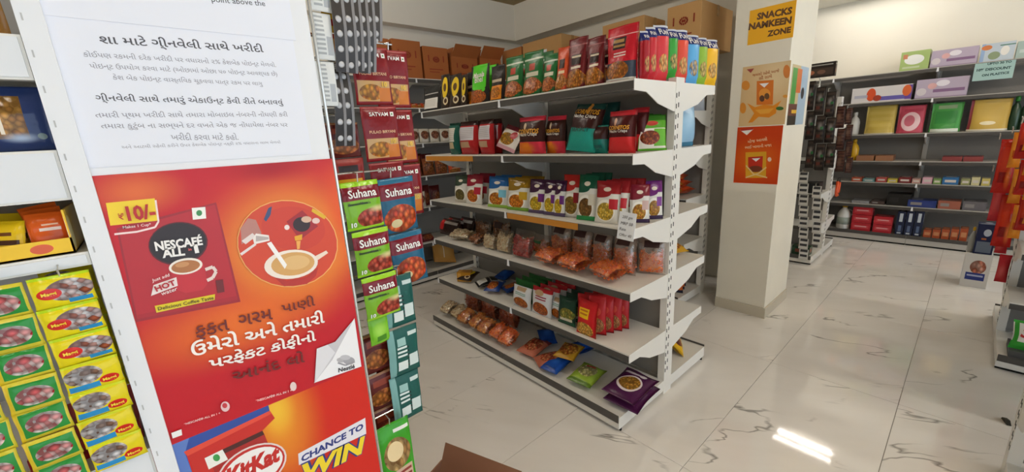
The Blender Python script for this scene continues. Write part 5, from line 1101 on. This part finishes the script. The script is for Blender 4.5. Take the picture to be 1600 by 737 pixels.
# ------------------------------------------------------------------ dark rack past the pillar
DB = art('dark blister', '231c1a', [('b', .1, .04, .9, .96, 5, '3c302a'), ('g', .5, .62, .35, .2, '8a8480'), ('r', .2, .2, .6, .32, '5a2a22'), ('r', .55, .5, .85, .6, '2a6a3a')], rough=.12, bump=.5)  # soft grey patch is a glint painted into the film colour
DB2 = art('brown blister', '3c2420', [('b', .15, .05, .85, .95, 6, '5c3c32'), ('g', .4, .5, .4, .3, '7a5a4a')], rough=.12, bump=.5)
WB = art('white comb card', 'cfcdc8', [('b', .12, .04, .88, .96, 2, '3c3c40')], rough=.3, bump=.1)
def xstrip(look, cat, xl, xr, y0, y1, X0, n, m_, group=None, d=.03, name='blister_strip', kind='flat'):
    a, b = onx((xl+xr)/2, y0, X0), onx((xl+xr)/2, y1, X0); w_ = abs(onx(xl, (y0+y1)/2, X0).y-onx(xr, (y0+y1)/2, X0).y); h_ = (a.z-b.z)/n
    r = empty(name, (X0, a.y, a.z), (0, 0, FACE_X)); tag(r, look, cat, '', group)
    for k in range(n):
        t = (k+1)/n; o = obj('pack', pack_mesh(kind, w_, h_*.97, d, m_, k % 3), r, (-(b.y-a.y)*t, 0, -(k+1)*h_), (random.uniform(-.04, .04), 0, 0))
    MB().tube([(0, 0, -.01), (0, -.01, .02), (0, .05, .025)], .003, 6).build('hook', WIRE, r)
    return r
xstrip('dark blister strip nearest the pillar', 'blister strip', 1257, 1270, 126, 262, 5.0, 3, DB)
xstrip('dark blister strip second from the pillar', 'blister strip', 1271, 1286, 135, 266, 4.97, 3, DB)
xstrip('dark blister strip with green cards', 'blister strip', 1287, 1302, 142, 262, 4.99, 3, DB)
xstrip('brown blister strip at the rack end', 'blister strip', 1304, 1318, 165, 268, 5.35, 3, DB2)
xstrip('slim brown blister strip farthest from the pillar', 'blister strip', 1319, 1330, 168, 270, 5.7, 4, DB2)
xstrip('white comb card strip nearest the pillar', 'card strip', 1247, 1262, 268, 405, 5.0, 8, WB, None, .012, 'comb_strip')
xstrip('white comb card strip second from the pillar', 'card strip', 1268, 1282, 290, 382, 4.99, 5, WB, None, .012, 'comb_strip')
p = onx(1277, 121, 5.02); r = empty('header_box', (5.02, p.y, p.z), (0, 0, FACE_X)); lab(r, 'small dark picture box on a post above the dark rack', 'box')
MB().box(-.135, 0, 0, .135, .05, onx(1277, 99, 5.02).z-p.z).build('box_body', art('dark header box', '2a221e', [('r', .06, .12, .94, .62, '4a3a32'), ('r', .08, .80, .92, .88, 'a8a49c'), ('e', .3, .36, .1, .15, 'b06a4a'), ('e', .6, .36, .12, .15, '7a5a4a')], bump=0), r)
MB().tube([(0, .12, DZ[0]-p.z), (0, .12, -.02), (0, .04, .02)], .006, 8).build('post', WIRE, r)
o = MB().box(-.09, 0, 0, .09, .15, .11).build('goods_box', PBK, None, (5.17, 1.12, DZ[2]+.002), (0, 0, FACE_X)); lab(o, 'black box on the dark rack above the comb cards', 'box')
o = MB().box(-.08, 0, 0, .08, .12, .09).build('goods_box', art('green goods box', '26402e', [('r', .2, .3, .8, .7, '8a4a3a')], bump=0), None, (5.10, 1.11, .089), (0, 0, FACE_X)); lab(o, 'small dark green box on the dark rack bottom deck', 'box')
p = ony(1308, 295, .97); r = empty('trowel', (p.x, .965, p.z-.07)); lab(r, 'orange plastic hook hanging at the dark rack end', 'tool'); ORP = mat('orange plastic', 'd8501e', .35)
MB().tube([(-.05, 0, .16), (-.05, 0, .03), (-.03, 0, 0), (.03, 0, 0), (.05, 0, .03), (.05, 0, .14)], .014, 8).build('body', ORP, r, smooth=True); MB().tube([(-.05, 0, .16), (0, .0, .19), (.05, 0, .14)], .010, 8).build('grip', PBK, r, smooth=True)

# ------------------------------------------------------------------ right rack
RD = art('red snack bag', 'b82018', [('g', .4, .6, .5, .5, 'd8401e'), ('r', .2, .2, .8, .4, '8a1410'), ('g', .7, .3, .2, .3, 'e87a3a')], rough=.16, bump=.45)
OR = art('orange snack bag', 'd8801e', [('g', .5, .5, .4, .5, 'e8a03a'), ('r', .2, .3, .8, .5, 'b8501a')], rough=.16, bump=.45)
PK = art('pink red snack bag', 'c02a34', [('g', .4, .4, .5, .4, 'd85a5a')], rough=.16, bump=.45)
for i, (xl, xr, y0, y1, X0, n, m_, look) in enumerate(((1546, 1578, 215, 385, 3.95, 2, RD, 'red snack bag strip reaching farthest into the aisle'), (1572, 1592, 205, 372, 3.85, 3, OR, 'orange snack bag strip next to the red one'), (1582, 1612, 190, 360, 3.56, 3, RD, 'red snack bag strip behind the orange one'), (1596, 1626, 195, 350, 3.46, 4, OR, 'orange snack bag strip at the right edge'), (1541, 1562, 265, 345, 4.1, 1, PK, 'pink red snack bag behind the red strip'), (1552, 1572, 350, 440, 4.05, 2, PK, 'pink red snack bag strip hanging lowest'))):
    xstrip(look, 'bag strip', xl, xr, y0, y1, X0, n, m_, None, .06, 'bag_strip', 'pillow')
for k, (z, m_, look, h_, d_) in enumerate(((RZ[3], A['blue'], 'blue and silver packet on the right rack shelf', .10, .06),)):
    packet('snack_packet', look, 'packet', '', None, (3.70, -.42, z+.002), (.18, .22, .06), m_, 'pillow', FACE_X, 1.45, 0, 0, 1)
packet('snack_packet', 'clear silver packet on the right rack shelf beside the blue one', 'packet', '', None, (3.70, -.62, RZ[3]+.002), (.18, .22, .06), A['silv'], 'pillow', FACE_X, 1.40, .2, 0, 2)
GP = art('green white detergent pack', 'e6e6e0', [('r', 0, 0, 1, .28, '3aa03a'), ('r', 0, .92, 1, 1, '3aa03a'), ('r', .02, 0, .10, 1, '3aa03a')], rough=.25)
packet('detergent_pack', 'green and white pack with red lettering on the right rack deck', 'pack', '', None, (3.60, -.405, .130), (.22, .17, .07), GP, 'pillow', FACE_X, .25, 0, 0, 1, [('Sofit', .5, .62, .7, flatm('c0282a'), dict(bold=.03, shear=.2))])
o = MB().box(-.11, 0, 0, .11, .2, .04).build('goods_box', mat('dark grey tray', '4a4a4a', .5), None, (3.56, -.41, .089), (0, 0, FACE_X)); lab(o, 'dark grey tray under the green and white pack', 'tray')
# white carton with stacked goods standing in the aisle
BX = art('white aisle carton', 'dcdad8', [('f', .55, .62, .3, .2, 'c86a4a', 'e0b0a0', 6), ('r', .14, .22, .86, .44, '2a3a86'), ('b', .2, .28, .8, .38, 1, 'b0b8d8')], bump=0)
o = MB().box(-.078, 0, 0, .078, .20, .30).build('aisle_carton', BX, None, (5.2, -.152, .001), (0, 0, FACE_X)); lab(o, 'white carton with a blue label standing on the aisle floor', 'carton')
o = MB().box(-.055, 0, 0, .055, .12, .26).build('navy_box', art('navy goods box', '1c2448', [('e', .55, .72, .2, .12, 'b8c0d0'), ('r', .1, .05, .9, .42, '6a7486'), ('r', .3, .48, .55, .54, 'b86a3a')], bump=0), None, (5.22, -.165, .302), (0, 0, FACE_X)); lab(o, 'navy box standing on the white aisle carton', 'box')
bottle('clear bottle with a yellow cap beside the navy box', (5.28, -.094, .302), .22, .022, mat('clear grey plastic', 'a8a8a4', .15), PYL, 'bottle', '')
# dropped scrap on the floor
o = MB().prism([(-.03, 0), (.03, 0), (.02, .012), (-.01, .018)], -.008, .008).build('scrap', mat('dark scrap', '3a362c', .8), None, tuple(onz(1572, 659, .001)), (0, 0, .3)); lab(o, 'small dark scrap lying on the tiled floor', 'scrap')

# ------------------------------------------------------------------ labels: each thing is told apart from its look-alikes
ORD = ['first', 'second', 'third', 'fourth', 'fifth', 'sixth', 'seventh', 'eighth', 'ninth', 'tenth', 'eleventh', 'twelfth', 'thirteenth', 'fourteenth']
bpy.context.view_layer.update()
fam = {}
for it in ITEMS: fam.setdefault((it[1], it[2]), []).append(it)
for (look, place), its in fam.items():
    its.sort(key=lambda t: proj(t[0].matrix_world.translation)[0])
    for k, (o, _, _, grp) in enumerate(its):
        base = (look+' '+place).strip()
        if len(its) == 1: s = base
        elif len(its) == 2: s = ('left ' if k == 0 else 'right ')+base
        else: s = ('leftmost ' if k == 0 else 'rightmost ' if k == len(its)-1 else ORD[k]+' from left, ')+base
        wds = s.split()
        if len(wds) > 16: print('LONG LABEL', len(wds), s)
        o['label'] = s
        if grp: o['group'] = grp
